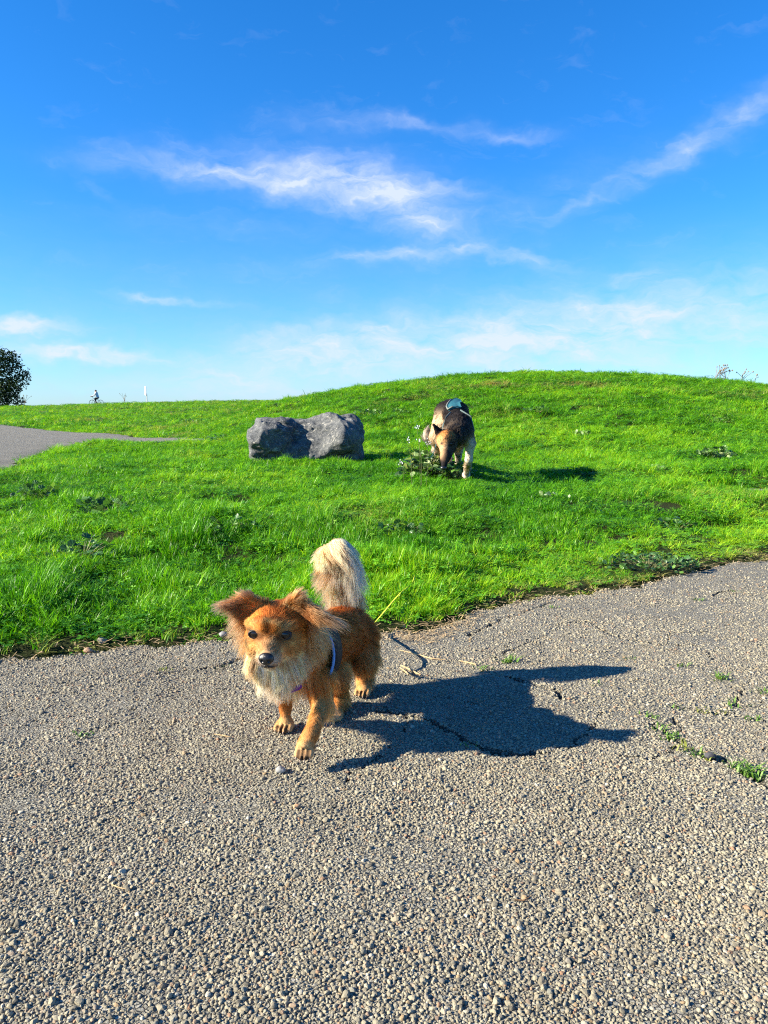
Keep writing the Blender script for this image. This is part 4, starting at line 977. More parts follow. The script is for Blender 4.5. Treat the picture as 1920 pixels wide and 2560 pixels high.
fur('fur', BV, BF, f2, g2, 42000, lambda c: 1+2.0*(np.linalg.norm(c-b_sk, axis=1) < .13), m_coat, big, rad=.0012, seed=9, npt=4, clump=10, jit=.16, grade=((1.0, 1.03, 1.04), .95))
for e in (b_sk+np.array([-.036, -.062, -.020]), b_sk+np.array([.026, -.066, -.022])):
    V, F = surface_nets(field([('ell', e, (.012, .010, .010), np.eye(3))], .002), e-.02, e+.02, .003); mesh_np('eye', V, F, m_eye, big, smooth=True)
V, F = surface_nets(field([('ell', b_ns+np.array([-.004, -.012, -.014]), (.022, .016, .018), np.eye(3))], .002), b_ns-.06, b_ns+.05, .004); mesh_np('nose', V, F, m_nose, big, smooth=True)
# teal harness: a saddle plate on the back, its straps and pale edging
def project(f, p, d, n=24, off=0.0):
    p = np.array(p, float)
    for _ in range(n): p = p-d*(f(p[None])[0]-off)*.8*0+np.asarray(d)*0-grad(f, p[None])[0]*(f(p[None])[0]-off)
    return p
def on_back(x, y, Y, off): return project(f2, W(x, y, Y), up, 12, off)
q = Bag(); rows = []
for i, (y_, xa, xb) in enumerate(((1015, 1134, 1144), (1019, 1131, 1144), (1023, 1128, 1143), (1028, 1126, 1145), (1032, 1126, 1149))):
    Yr = 6.66-.085*i; rows.append([on_back(xa+(xb-xa)*k_/4, y_, Yr, .019) for k_ in range(5)])
nV = [p_ for r_ in rows for p_ in r_]; lowV = [p_-grad(f2, p_[None])[0]*.014 for p_ in nV]
Fq = [[i*5+k_, i*5+k_+1, (i+1)*5+k_+1, (i+1)*5+k_] for i in range(4) for k_ in range(4)]
rim = [0, 1, 2, 3, 4, 9, 14, 19, 24, 23, 22, 21, 20, 15, 10, 5]
q.add(nV+lowV, Fq+[[f_[0]+25, f_[3]+25, f_[2]+25, f_[1]+25] for f_ in Fq]+[[a_, rim[(i+1) % 16], rim[(i+1) % 16]+25, a_+25] for i, a_ in enumerate(rim)])
har2 = q.build('harness', m_teal, big, True)
q = Bag()
for pts in (((1127, 1031, 6.20), (1116, 1044, 6.16), (1109, 1062, 6.14), (1106, 1080, 6.12)), ((1150, 1033, 6.2), (1166, 1050, 6.14), (1178, 1075, 6.10), (1182, 1095, 6.10))):
    q.tube([on_back(*p_, .017) for p_ in pts], .0065, 6)
q.build('strap', simple('pale_webbing', (.07, .10, .10), .7, .3), big, True)
q = Bag(); q.tube([nV[i]+up*.004 for i in (5, 10, 15, 20, 21, 22)], .007, 5); q.build('edging', simple('reflective_edging', (.16, .18, .15), .5, .4), har2, True, root=big)
# its thin teal leash dropping to the grass
q = Bag(); L0 = B(1093, 1100, 6.1); L1 = B(1070, 1143, 6.0); q.tube([L0*(1-t_)+L1*t_-up*.05*math.sin(math.pi*t_) for t_ in np.linspace(0, 1, 12)], .0032, 6)
tag(q.build('leash', m_teal, None, True), 'thin teal leash hanging from the large dog down into the weeds', 'leash')

# ------------------------------------------------------------------ boulder
m_rock, t, b, o = material('boulder_stone')
tcn = t.node('ShaderNodeTexCoord'); P_ = tcn.outputs['Object']
n1 = t.noise(P_, 5, 7, .65); n2 = t.noise(P_, 30, 6, .7, .6)
mp = t.node('ShaderNodeMapping'); t.put(mp.inputs['Vector'], P_); mp.inputs['Rotation'].default_value = (.3, .5, .6); mp.inputs['Scale'].default_value = (3, 14, 9)
vein = t.noise(mp.outputs[0], 1.6, 8, .65, 1.4)
c = t.ramp(n1, [(.25, (.030, .034, .038)), (.5, (.070, .076, .080)), (.75, (.145, .150, .148))])
c = t.mix(t.maprange(n2, .48, .72, 0, .6), c, (.28, .275, .265)); c = t.mix(t.maprange(vein, .57, .66, 0, .8), c, (.40, .38, .33))
c = t.mix(t.maprange(vein, .36, .44, .75, 0), c, (.030, .034, .042)); t.put(b.inputs['Base Color'], c); b.inputs['Roughness'].default_value = .8; b.inputs['Specular IOR Level'].default_value = .3
bn = t.node('ShaderNodeBump'); bn.inputs['Distance'].default_value = .02; t.put(bn.inputs['Height'], t.math('ADD', n2, t.math('MULTIPLY', vein, .7))); t.put(b.inputs['Normal'], bn.outputs[0])
RY = 9.05; KB = 1.27; RZ = float(terrain(-.95, RY))
def R(x, y, Y=7.1): return W(x, y, RY+(Y-7.1)*KB)
sR = np.array([[1., 0, 0], [0, 1, 0], [0, 0, 1]])
def tilt(a_): c_, s_ = math.cos(a_), math.sin(a_); return np.array([[c_, 0, s_], [0, 1, 0], [-s_, 0, c_]])
rp = [('ell', R(676, 1100, 7.05), (.20, .24, .180), tilt(-.12)), ('ell', R(652, 1118, 7.0), (.11, .20, .14), tilt(.5)), ('ell', R(660, 1080, 7.15), (.12, .22, .125), tilt(.25)), ('ell', R(712, 1078, 7.15), (.10, .2, .11), tilt(0)), ('cap', R(654, 1145, 7.0), R(720, 1145, 7.05), .10, .13),
      ('ell', R(838, 1086, 7.08), (.265, .28, .165), tilt(-.42)), ('ell', R(872, 1074, 7.20), (.13, .24, .135), tilt(.2)), ('ell', R(800, 1112, 7.02), (.14, .22, .14), tilt(-.5)), ('cap', R(790, 1145, 7.1), R(875, 1140, 7.1), .15, .13),
      ('cap', R(680, 1112, 7.22), R(800, 1100, 7.22), .20, .20), ('cap', R(690, 1140, 7.05), R(810, 1135, 7.05), .14, .14)]
rp = [(q_[0], q_[1], tuple(KB*v_ for v_ in q_[2]), q_[3]) if q_[0] == 'ell' else (q_[0], q_[1], q_[2], q_[3]*KB, q_[4]*KB) for q_ in rp]
lobeL, lobeR, lobeM = field(rp[:5], .018), field(rp[5:9], .018), field(rp[9:], .018)
def planes(L): return [(nrm(n_), np.array(R(*c_))) for n_, c_ in L]
cutL = planes((((-.75, -.22, .60), (634, 1074, 7.0)), ((-.95, -.2, .2), (618, 1125, 7.0)), ((.42, -.90, .10), (680, 1100, 6.86)), ((-.1, -.8, -.4), (640, 1135, 6.86)), ((-.05, .0, 1), (665, 1049, 7.1)), ((.5, -.6, .6), (715, 1070, 6.95))))
cutR = planes((((-.55, -.68, .48), (832, 1078, 6.93)), ((-.40, -.9, .1), (815, 1112, 6.88)), ((.10, -.2, .97), (850, 1035, 7.1)), ((.88, -.3, .25), (910, 1085, 7.1)), ((.5, -.85, -.15), (880, 1120, 6.88)), ((.6, .1, .8), (892, 1048, 7.1))))
def rf0(p):
    a, b, c = lobeL(p), lobeR(p), lobeM(p)
    for n_, c_ in cutL: a = np.maximum(a, (p-c_)@n_)
    for n_, c_ in cutR: b = np.maximum(b, (p-c_)@n_)
    return -.02*np.log(np.exp(np.clip(-a/.02, -60, 30))+np.exp(np.clip(-b/.02, -60, 30))+np.exp(np.clip(-c/.02, -60, 30)))
def rock_f(p):
    d = rf0(p)
    w_ = 1-2*np.abs(fbm3(p*4.0+3, 4)-.5); st_ = fbm3((p@np.array([[.8, .5, .2], [-.5, .8, .3], [.1, -.3, .9]]))*np.array([4, 16, 12])+7, 3)-.5
    d = d-(w_-.7)*.065-st_*.075-(fbm3(p*24, 3)-.5)*.026
    # scooped hollow between the two lobes and a break under them
    for c_, r_ in ((R(748, 1070, 6.86), .09), (R(732, 1140, 6.78), .12)): d = np.maximum(d, -(np.linalg.norm((p-c_)*np.array([1.15, .8, 1.1]), axis=-1)-r_-(w_-.7)*.06))
    return d
V, F = surface_nets(rock_f, (R(590, 1000)[0], RY-.75, RZ-.12), (R(940, 1000)[0], RY+.9, RZ+.95), .0155)
tag(mesh_np('boulder', V, F, m_rock, smooth=False), 'big dark grey rough boulder with a hollow in its top lying in the grass', 'boulder')

# ------------------------------------------------------------------ leafy weeds with single leaves
def plain_leaf_mat(name, c0, c1, rough=.4, trans=.3):
    m, t, b, o = material(name); oi = t.node('ShaderNodeObjectInfo'); c = t.mix(oi.outputs['Random'], c0, c1); t.put(b.inputs['Base Color'], c)
    b.inputs['Roughness'].default_value = rough; b.inputs['Specular IOR Level'].default_value = .45
    tr = t.node('ShaderNodeBsdfTranslucent'); t.put(tr.inputs['Color'], t.mix(1.0, c, (1.5, 1.4, .7), 'MULTIPLY')); mx = t.node('ShaderNodeMixShader'); mx.inputs[0].default_value = trans
    t.put(mx.inputs[1], b.outputs[0]); t.put(mx.inputs[2], tr.outputs[0]); t.put(o.inputs['Surface'], mx.outputs[0]); return m
m_broad = plain_leaf_mat('broad_leaf', (.045, .135, .025), (.14, .28, .050)); m_pale = plain_leaf_mat('pale_leaf', (.18, .28, .12), (.32, .42, .18)); m_stem = simple('stem', (.16, .17, .07), .6, .3); m_dry = simple('dry_stalk', (.20, .15, .09), .8, .2, var=.3)
m_dark = plain_leaf_mat('dark_leaf', (.025, .075, .026), (.06, .14, .04))
def leaf_mesh(name, mat, kind):
    V = []; Fc = []
    if kind == 'oval':
        for i, (y_, w_) in enumerate(((0, .04), (.2, .26), (.5, .36), (.8, .24), (1, .02))):
            z_ = -.35*(y_-.3)**2; V += [(-w_, y_, z_+.10*w_), (0, y_, z_-.02), (w_, y_, z_+.10*w_)]
        for i in range(4): Fc += [[i*3, i*3+1, i*3+4, i*3+3], [i*3+1, i*3+2, i*3+5, i*3+4]]
    else:
        V = [(0, .1, 0)]; n_ = 11
        for k_ in range(n_):
            a_ = -2.3+4.6*k_/(n_-1); r_ = .55*(1+.16*(k_ % 2)); V.append((math.sin(a_)*r_, .45+math.cos(a_)*r_*.85, .08*(k_ % 2)-.10*(1-abs(math.cos(a_)))))
        Fc = [[0, k_+1, k_+2] for k_ in range(n_-1)]
    me = bpy.data.meshes.new(name); me.from_pydata(V, [], Fc); me.update(); me.materials.append(mat); return me
LEAF = {(k_, mn): leaf_mesh('leaf', m_, k_) for k_ in ('oval', 'lobed') for mn, m_ in (('broad', m_broad), ('pale', m_pale), ('dark', m_dark))}
def weed(x, y, rad, h, n, size, kind, mats, label, seed, cat='weed', group=None, stems=True, flat=.3):
    r = np.random.default_rng(seed); z = float(terrain(x, y)); root = empty('leafy_weed', (x, y, z), label, cat, group); sb = Bag()
    for i in range(n):
        a_ = r.uniform(0, 6.28); d_ = math.sqrt(r.random()); p_ = np.array([x+rad*d_*math.cos(a_), y+rad*d_*math.sin(a_)*.8, z+h*(1-.55*d_**2)*r.uniform(.30, 1.05)])
        o_ = bpy.data.objects.new('leaf', LEAF[(kind, mats[int(r.integers(0, len(mats)))])]); put(o_, root); o_.location = p_-np.array(root.location)
        s_ = size*r.uniform(.55, 1.25); o_.scale = (s_, s_, s_); o_.rotation_euler = (r.normal(.25, .55), r.normal(0, .55), a_-math.pi/2+r.normal(0, .6))
        if stems and i % 2 == 0:
            q0 = np.array([x+rad*.25*d_*math.cos(a_), y+rad*.25*d_*math.sin(a_), z-.01]); sb.tube([q0, q0*.5+p_*.5+up*h*.12, p_], [size*.05, size*.045, size*.03], 4)
    if sb.v: sb.build('stems', m_stem, root)
    return root
wx, wy = G(1062, 1192, ZG)[:2]
weed(wx+.02, wy-.03, .23, .25, 290, .068, 'oval', ('broad', 'pale', 'dark', 'dark'), 'large bushy weed with oval leaves under the nose of the big dog', 2)
wx, wy = G(1140, 1190, ZG)[:2]; weed(wx-.03, wy-.20, .15, .17, 70, .055, 'oval', ('broad', 'dark'), 'low oval leaved weed between the big dog’s muzzle and its front leg'.replace('’s', ''), 21)
for (x_, y_), rad, h, n, sz, kd, mt, lb, zz in (
        ((262, 1300), .17, .11, 60, .042, 'lobed', ('dark', 'broad', 'broad'), 'clump of lobed mallow leaves in the tall grass left of the small dog', .08),
        ((1620, 1425), .21, .055, 230, .019, 'lobed', ('dark', 'dark', 'broad'), 'dark green mat of small lobed leaves at the edge of the asphalt', .0),
        ((1790, 1165), .20, .14, 100, .050, 'lobed', ('broad', 'pale', 'dark'), 'leafy mallow clump on the slope to the right of the big dog', .08),
        ((1385, 1258), .10, .07, 14, .035, 'lobed', ('broad', 'broad', 'pale'), 'few pale broad leaves standing in the grass below the shadow of the big dog', .10),
        ((560, 1120), .35, .12, 44, .070, 'oval', ('dark', 'broad'), 'low leafy weeds where the far path ends beside the boulder', .06),
        ((100, 1258), .16, .09, 60, .034, 'lobed', ('dark', 'broad'), 'dark low leafy clump in the turf near the left edge of the photo', .10),
        ((205, 1398), .13, .10, 50, .034, 'lobed', ('dark', 'dark', 'broad'), 'dark leafy clump just below the mallow clump at the left', .07),
        ((575, 1352), .11, .08, 46, .030, 'lobed', ('dark', 'broad'), 'small dark weed in the grass above the left ear of the small dog', .07),
        ((1005, 1330), .13, .07, 46, .030, 'lobed', ('dark', 'broad'), 'small dark weed in the grass up and right of the raised tail', .08),
        ((1690, 1310), .14, .06, 50, .028, 'lobed', ('dark', 'broad'), 'leafy clump in the turf near the shadowed bank', .06)):
    gx_, gy_ = G(x_, y_, zz)[:2]; weed(gx_, gy_, rad, h, n, sz, kd, mt, lb, int(x_))
def on_terrain(x, y, lo=3.0, hi=120.0):
    """first point of the terrain along a sight line"""
    d = px_dir(x, y); ts = np.exp(np.linspace(math.log(lo), math.log(hi), 4000)); p_ = np.array([0, 0, CAM_Z])[None]+ts[:, None]*d[None]
    hit = np.argmax(p_[:, 2] < terrain(p_[:, 0], p_[:, 1])+.05); return p_[hit] if hit else p_[-1]
for (x_, y_), s_, mt, lb in (((1340, 1025), 1.0, 'dark', 'dark leafy tuft halfway up the hill above the shadow of the big dog'), ((1795, 1052), 1.2, 'broad', 'wide leafy clump on the hillside near the right edge'),
        ((920, 1035), 1.3, 'dark', 'dark weeds in a bare patch on the slope behind the boulder'), ((1005, 1030), 1.0, 'broad', 'small leafy weeds between the boulder and the big dog on the slope'), ((690, 1015), .8, 'dark', 'dusty green weeds on the slope above the boulder'),
        ((1460, 1080), .8, 'pale', 'pale leafy weed on the lower hillside right of the big dog'), ((305, 1024), .9, 'dark', 'round dark bush low on the crest below the white post'), ((470, 1054), .8, 'broad', 'leafy clump above the far path'), ((1640, 1165), .7, 'broad', 'small leafy weed left of the mallow clump'), ((1860, 940), 1.2, 'dark', 'leafy weeds on the hilltop near dry stalks')):
    p_ = on_terrain(x_, y_); k_ = p_[1]/8; weed(p_[0], p_[1], .16*s_*k_**.6, .08*s_*k_**.5, 46, .036*k_**.75*s_**.5, 'lobed', (mt, 'broad', 'broad'), lb, int(x_)+5)
# white wild flowers on thin stalks
m_petal = simple('white_petal', (.80, .80, .76), .6, .3)
for i, ((x_, y_), lb, bx, by) in enumerate((((1042, 1066), 'tallest white wildflower left of the big dog', 1052, 1175), ((1020, 1100), 'white wildflower cluster farthest left of the tail of the big dog', 1030, 1180), ((1047, 1101), 'white wildflower beside the curled tail tip of the big dog', 1055, 1180),
        ((1068, 1107), 'white wildflower just under the curled tail of the big dog', 1066, 1185), ((1002, 1155), 'lowest white wildflower at the left side of the bushy weed', 1010, 1190))):
    r = np.random.default_rng(i); Yf = 5.95+.05*i; top_ = W(x_, y_, Yf); bx_ = W(bx, y_, Yf)[0]; base = np.array([bx_, Yf+.03, float(terrain(bx_, Yf+.03))])
    root = empty('wildflower', tuple(base), lb, 'flower', 'white wildflowers beside the big dog'); q = Bag(); q.tube([base, base*.45+top_*.55+np.array([.012, 0, .01]), top_], [.002, .0015, .001], 4); q.build('stem', m_stem, root)
    for k_ in range(6):
        c_ = top_+r.normal(0, .012, 3)*np.array([1, 1, .9]); q = Bag()
        for j in range(4):
            a_ = j*1.57+r.uniform(0, .5); e_ = np.array([math.cos(a_), -.35, math.sin(a_)]); f_ = np.array([-math.sin(a_), 0, math.cos(a_)]); q.add([c_, c_+e_*.0036+f_*.0028, c_+e_*.007, c_+e_*.0036-f_*.0028], [[0, 1, 2, 3]])
        q.build('blossom', m_petal, root)
# dry stalks on the skyline
def dry_stalk(x, y, hpx, lean, label, seed, group, Yd=None, heads=5):
    r = np.random.default_rng(seed); p_ = on_terrain(x, y+6) if Yd is None else W(x, y, Yd)
    if Yd is not None: p_[2] = float(terrain(p_[0], p_[1]))
    Hh = hpx*p_[1]/FPX+.08; root = empty('dry_stalk', tuple(p_), label, 'dry weed', group); q = Bag(); hd_ = Bag(); w0 = p_[1]*.00022*(.5 if p_[1] > 50 else 1)
    for k_ in range(heads):
        t0 = r.uniform(.0, .55); b_ = p_+np.array([lean*Hh*t0, 0, Hh*t0]); e_ = p_+np.array([lean*Hh+r.normal(0, .33)*Hh, r.normal(0, .2)*Hh, Hh*r.uniform(.6, 1.05)])
        if k_ == 0: b_ = p_; e_ = p_+np.array([lean*Hh, 0, Hh])
        q.tube([b_, b_*.5+e_*.5+np.array([r.normal(0, .05)*Hh, 0, .04*Hh]), e_], [w0*1.6, w0*1.2, w0], 4)
        s_ = p_[1]*.0009*(.45 if p_[1] > 50 else 1)*r.uniform(.7, 1.5); hd_.tube([e_-up*s_, e_-up*s_*.3, e_+up*s_*.5, e_+up*s_*1.2], [s_*.3, s_, s_*.8, s_*.1], 6)
    q.build('stalk', m_dry, root); hd_.build('seed_heads', m_dry, root)
for i, (x_, y_, h_, ln_, lb, Yd) in enumerate(((60, 1016, 26, .35, 'bare twiggy stalk on the skyline right of the dark tree', 92), (312, 1010, 22, .1, 'thin branching dry stalk on the skyline between cyclist and white post', 92.5), (1785, 942, 26, .5, 'sprawling dry stalk with dark seed heads on the hilltop, leftmost of them', 21.5), (1800, 943, 30, .2, 'dry stalk with the highest seed heads on the hilltop', 21.5),
        (1815, 944, 24, -.2, 'dry stalk leaning left on the hilltop', 21.6), (1853, 948, 24, .35, 'curled dry stalk on the hilltop, second from the right edge', 21.6), (1882, 952, 20, .35, 'single nodding dry stalk on the hilltop nearest the right edge', 21.7))):
    dry_stalk(x_, y_, h_, ln_, lb, i+3, 'dry stalks on the skyline', Yd, heads=6 if i not in (6,) else 2)

# ------------------------------------------------------------------ far tree
m_bark = simple('bark', (.07, .055, .04), .9, .2, var=.3, scale=8); m_crown = leaf_material('tree_foliage', (.016, .036, .012), (.050, .080, .022), (.06, .06, .03), trans=.15, rough=.7, spec=.08)
TX, TY = -54.0, 100.0; TZ = float(terrain(TX, TY)); r = np.random.default_rng(4)
tree = empty('tree', (TX, TY, TZ), 'dark bushy evergreen tree on the skyline at the left edge', 'tree')
q = Bag(); q.tube([(TX, TY, TZ-.3), (TX+.1, TY, TZ+1.5), (TX-.1, TY, TZ+4), (TX, TY, TZ+8.5)], [.42, .34, .25, .06], 10); q.build('trunk', m_bark, tree, True)
blobs = [((57, 935), 1.1), ((46, 945), 1.4), ((36, 958), 1.7), ((30, 895), 1.1), ((14, 905), 1.7), ((2, 890), 1.6), ((6, 925), 1.4), ((12, 970), 2.0), ((22, 975), 1.6), ((5, 990), 2.2), ((20, 1000), 1.5), ((49, 1006), .7), ((-10, 960), 2.6), ((42, 918), .5), ((50, 912), .35), ((38, 991), .45), ((30, 930), .5), ((-20, 900), 2.6), ((-40, 880), 2.6), ((-45, 930), 3), ((-70, 870), 2.6), ((-75, 920), 3), ((-100, 890), 2.8), ((-110, 940), 3), ((-130, 960), 2.4), ((-60, 975), 3), ((-100, 990), 2.5), ((-30, 995), 2.4)]
V = []; Fc = []; Bl = []; q = Bag(); centre = np.array([TX, TY, TZ+3.5])
for (bx_, by_), br in blobs:
    c_ = W(bx_, by_, TY+r.uniform(-2.2, 1.2)); 
    if br < 2.3: a0 = np.array([TX, TY, TZ+max(.8, (c_[2]-TZ)*.45)]); q.tube([a0, a0*.5+c_*.5+np.array([0, 0, .15]), c_], [.11, .07, .02], 5)
    for k_ in range(int(120*br**1.6)+16):
        d_ = nrm(r.normal(0, 1, 3)); p_ = c_+d_*np.array([1, 1, .72])*br*r.random()**.45*(.75+.5*vn3((c_+d_*2)[None])[0]); s_ = r.uniform(.11, .24); u_ = nrm(r.normal(0, 1, 3)+d_*.4); v_ = nrm(np.cross(u_, r.normal(0, 1, 3))); i0 = len(V)
        V += [p_, p_+u_*s_+v_*s_*.45, p_+u_*s_*2, p_+u_*s_-v_*s_*.45]; Fc.append([i0, i0+1, i0+2, i0+3]); Bl += [r.random()]*4
q.build('limbs', m_bark, tree)
cr = mesh_np('crown', np.array(V), np.array(Fc), m_crown, tree); add_attr(cr.data, 'blade', 'FLOAT', 'POINT', np.array(Bl, np.float32))
# ------------------------------------------------------------------ white post and cyclist on the crest
PY_ = 93.0
def crest(x): 
    p_ = W(x, 1012, PY_); p_[2] = float(terrain(p_[0], p_[1])); return p_
m_white = simple('white_paint', (.82, .82, .80), .5, .4); m_green = simple('faded_green_strip', (.25, .36, .30), .6, .3)
pc = crest(367); post = empty('marker_post', tuple(pc), 'slim white marker post with a wider white panel on the skyline', 'marker post')
q = Bag(); q.box(pc+np.array([.02, 0, .55]), (.11, .10, 1.3)); q.build('post', m_white, post)
q = Bag(); q.box(pc+np.array([.062, -.045, .68]), (.05, .04, .7)); q.build('side_strip', m_green, post)
q = Bag(); ca_, sa_ = math.cos(.9), math.sin(.9); q.box(pc+np.array([-.06, -.10, 1.52]), (.42, .05, 1.0), [[ca_, sa_, 0], [-sa_, ca_, 0], [0, 0, 1]]); q.build('panel', m_white, post)
bc = crest(241); bz = bc[2]-.15; by = bc[1]; bx0 = bc[0]
m_frame = simple('bike_frame', (.30, .34, .36), .4, .5); m_tyre = simple('tyre', (.02, .02, .022), .8, .2)
bike = empty('bicycle', (bx0, by, bz), 'bicycle ridden along the skyline at the left', 'bicycle')
def bp(x, z): return np.array([bx0+x, by, bz+z])
for wx_ in (-.52, .52):
    q = Bag(); q.tube([bp(wx_+.33*math.cos(a_), .34+.33*math.sin(a_)) for a_ in np.linspace(0, 6.283, 29)[:-1]], .028, 6, close=True); wh = q.build('wheel', m_tyre, bike, True)
    q = Bag()
    for a_ in np.linspace(0, 6.283, 15)[:-1]: q.tube([bp(wx_, .34), bp(wx_+.31*math.cos(a_), .34+.31*math.sin(a_))], .005, 4)
    q.build('spokes', m_frame, wh, root=bike)
q = Bag()
for a_, b_ in ((bp(-.52, .34), bp(-.38, .92)), (bp(-.40, .85), bp(.18, .80)), (bp(-.42, .72), bp(.02, .32)), (bp(.02, .32), bp(.18, .88)), (bp(.02, .32), bp(.52, .34)), (bp(.18, .80), bp(.52, .34))): q.tube([a_, b_], .022, 6)
q.build('frame', m_frame, bike)
q = Bag(); q.tube([bp(-.38, .92), bp(-.40, 1.02), bp(-.52, 1.06)], .018, 6); q.tube([bp(-.52, 1.06)+np.array([0, -.28, 0]), bp(-.56, 1.06), bp(-.52, 1.06)+np.array([0, .28, 0])], .016, 6); q.build('handlebar', m_tyre, bike)
q = Bag(); q.tube([bp(.06, .90), bp(.20, .92), bp(.30, .93)], [.03, .06, .08], 8); q.build('saddle', m_tyre, bike, True)
rider = empty('person', (bx0, by, bz), 'person in a pale top and dark trousers riding a bicycle on the skyline', 'person')
hip = bp(.20, .98); sh = bp(.05, 1.48); hd_c = bp(-.01, 1.72)
bodyp = [('cap', hip, sh, .17, .18), ('cap', sh, hd_c, .07, .06), ('ell', hd_c, (.095, .085, .12), np.eye(3)), ('cap', hd_c+np.array([-.09, 0, -.02]), hd_c+np.array([-.105, 0, -.03]), .015, .01)]
for s_ in (-1, 1):
    y_ = np.array([0, s_*.13, 0]); kn = bp(-.14, .80 if s_ < 0 else .68)+y_*.8; an = bp(.04, .36 if s_ < 0 else .20)+y_*.8
    bodyp += leg([hip+y_*.7, kn, an], [.11, .07, .05])+[('cap', an, an+np.array([-.16, 0, -.05]), .05, .04)]
    hn = bp(-.52, 1.09)+y_*1.7; el = bp(-.16, 1.22)+y_*1.6; bodyp += leg([sh+y_*1.2, el, hn], [.075, .055, .042])
    for k_ in range(4): bodyp.append(('cap', hn+np.array([-.01, (k_-1.5)*.02, .01]), hn+np.array([-.055, (k_-1.5)*.02, -.015]), .012, .010))
fb = field(bodyp, .018); V, F = surface_nets(fb, bp(-.75, .1)-np.array([0, .5, 0]), bp(.5, 2.0)+np.array([0, .5, 0]), .022)
m_person, t, b, o = material('clothes_and_skin'); a = t.node('ShaderNodeAttribute', attribute_name='skin_colour'); t.put(b.inputs['Base Color'], a.outputs['Color']); b.inputs['Roughness'].default_value = .85
po = mesh_np('body', V, F, m_person, rider, smooth=True); zz = V[:, 2]-bz; xx = V[:, 0]-bx0
colr = np.where((zz < .98)[:, None], np.array([.012, .012, .018]), np.array([.55, .58, .62])); colr = np.where((zz > 1.57)[:, None], np.array([.35, .22, .16]), colr); colr = np.where(((xx < -.42) & (zz > 1.0))[:, None], np.array([.35, .22, .16]), colr)
add_attr(po.data, 'skin_colour', 'FLOAT_COLOR', 'POINT', np.concatenate([colr, np.ones((len(V), 1))], 1).astype(np.float32))
V, F = surface_nets(lambda p: np.maximum(d_ell(p, hd_c+np.array([.01, 0, .03]), (.125, .11, .125), np.eye(3)), -(p[..., 2]-hd_c[2]-.03)), hd_c-.2, hd_c+.22, .02); mesh_np('helmet', V, F, m_black, rider, smooth=True)

# ------------------------------------------------------------------ yellow leash trailing from the small dog over the turf
m_yellow = simple('yellow_webbing', (.52, .56, .03), .55, .4, var=.12, scale=300)
ctrl = [mid+np.array([.03, .03, -.045]), rump+np.array([.02, .05, -.05]), W(898, 1632, 2.0), W(915, 1592, 2.12), G(928, 1568, .03), G(955, 1536, .05), G(985, 1500, .06), G(1008, 1476, .065), G(1030, 1458, .075), G(1036, 1445, .085), G(1046, 1428, .045)]
def spline(P, n):
    P = [np.array(p) for p in P]; P = [2*P[0]-P[1]]+P+[2*P[-1]-P[-2]]; out = []
    for i in range(1, len(P)-2):
        for t_ in np.linspace(0, 1, n, endpoint=False):
            out.append(.5*((2*P[i])+(-P[i-1]+P[i+1])*t_+(2*P[i-1]-5*P[i]+4*P[i+1]-P[i+2])*t_**2+(-P[i-1]+3*P[i]-3*P[i+1]+P[i+2])*t_**3))
    return out+[P[-2]]
ls = spline(ctrl, 8); q = Bag(); V = []; Fc = []
for i, p_ in enumerate(ls):
    d_ = nrm(ls[min(i+1, len(ls)-1)]-ls[max(i-1, 0)]); tw = .5+2.4*sstep(.70, 1.0, i/len(ls)); sd_ = nrm(np.cross(d_, up)); nn_ = np.cross(sd_, d_); a_ = sd_*math.cos(tw)+nn_*math.sin(tw); b_ = np.cross(a_, d_); wdt = .0036
    V += [p_-a_*wdt-b_*.0009, p_+a_*wdt-b_*.0009, p_+a_*wdt+b_*.0009, p_-a_*wdt+b_*.0009]
for i in range(len(ls)-1):
    for k_ in range(4): Fc.append([i*4+k_, i*4+(k_+1) % 4, (i+1)*4+(k_+1) % 4, (i+1)*4+k_])
q.add(V, Fc+[[0, 1, 2, 3], [len(V)-1, len(V)-2, len(V)-3, len(V)-4]]); tag(q.build('leash', m_yellow), 'yellow webbing leash trailing from the small dog over the grass edge', 'leash')

# ------------------------------------------------------------------ small things on the asphalt
def tuft_at(x, y, n, h, seed, parent_name, label, group, mat):
    r = np.random.default_rng(seed); p0 = G(x, y); z = float(asphalt_z(p0[0], p0[1]))-.006; q = Bag()
    for i in range(n):
        b_ = np.array([p0[0]+r.normal(0, .012), p0[1]+r.normal(0, .010), z]); a_ = r.uniform(0, 6.28); L = h*r.uniform(.5, 1.2); o_ = np.array([math.cos(a_), math.sin(a_), 0]); s_ = np.array([-o_[1], o_[0], 0])*.0016
        m_ = b_+o_*L*.35+up*L*.6; e_ = b_+o_*L*.9+up*L*.75; q.add([b_-s_, b_+s_, m_+s_, m_-s_, e_], [[0, 1, 2, 3], [3, 2, 4]])
    return tag(q.build(parent_name, mat), label, 'grass tuft', group)
m_tuft = simple('crack_grass', (.085, .17, .018), .5, .3, var=.4, scale=120); m_tuft2 = simple('yellow_crack_grass', (.16, .18, .03), .5, .3, var=.4, scale=120)
TG = 'grass tufts growing in the asphalt cracks'
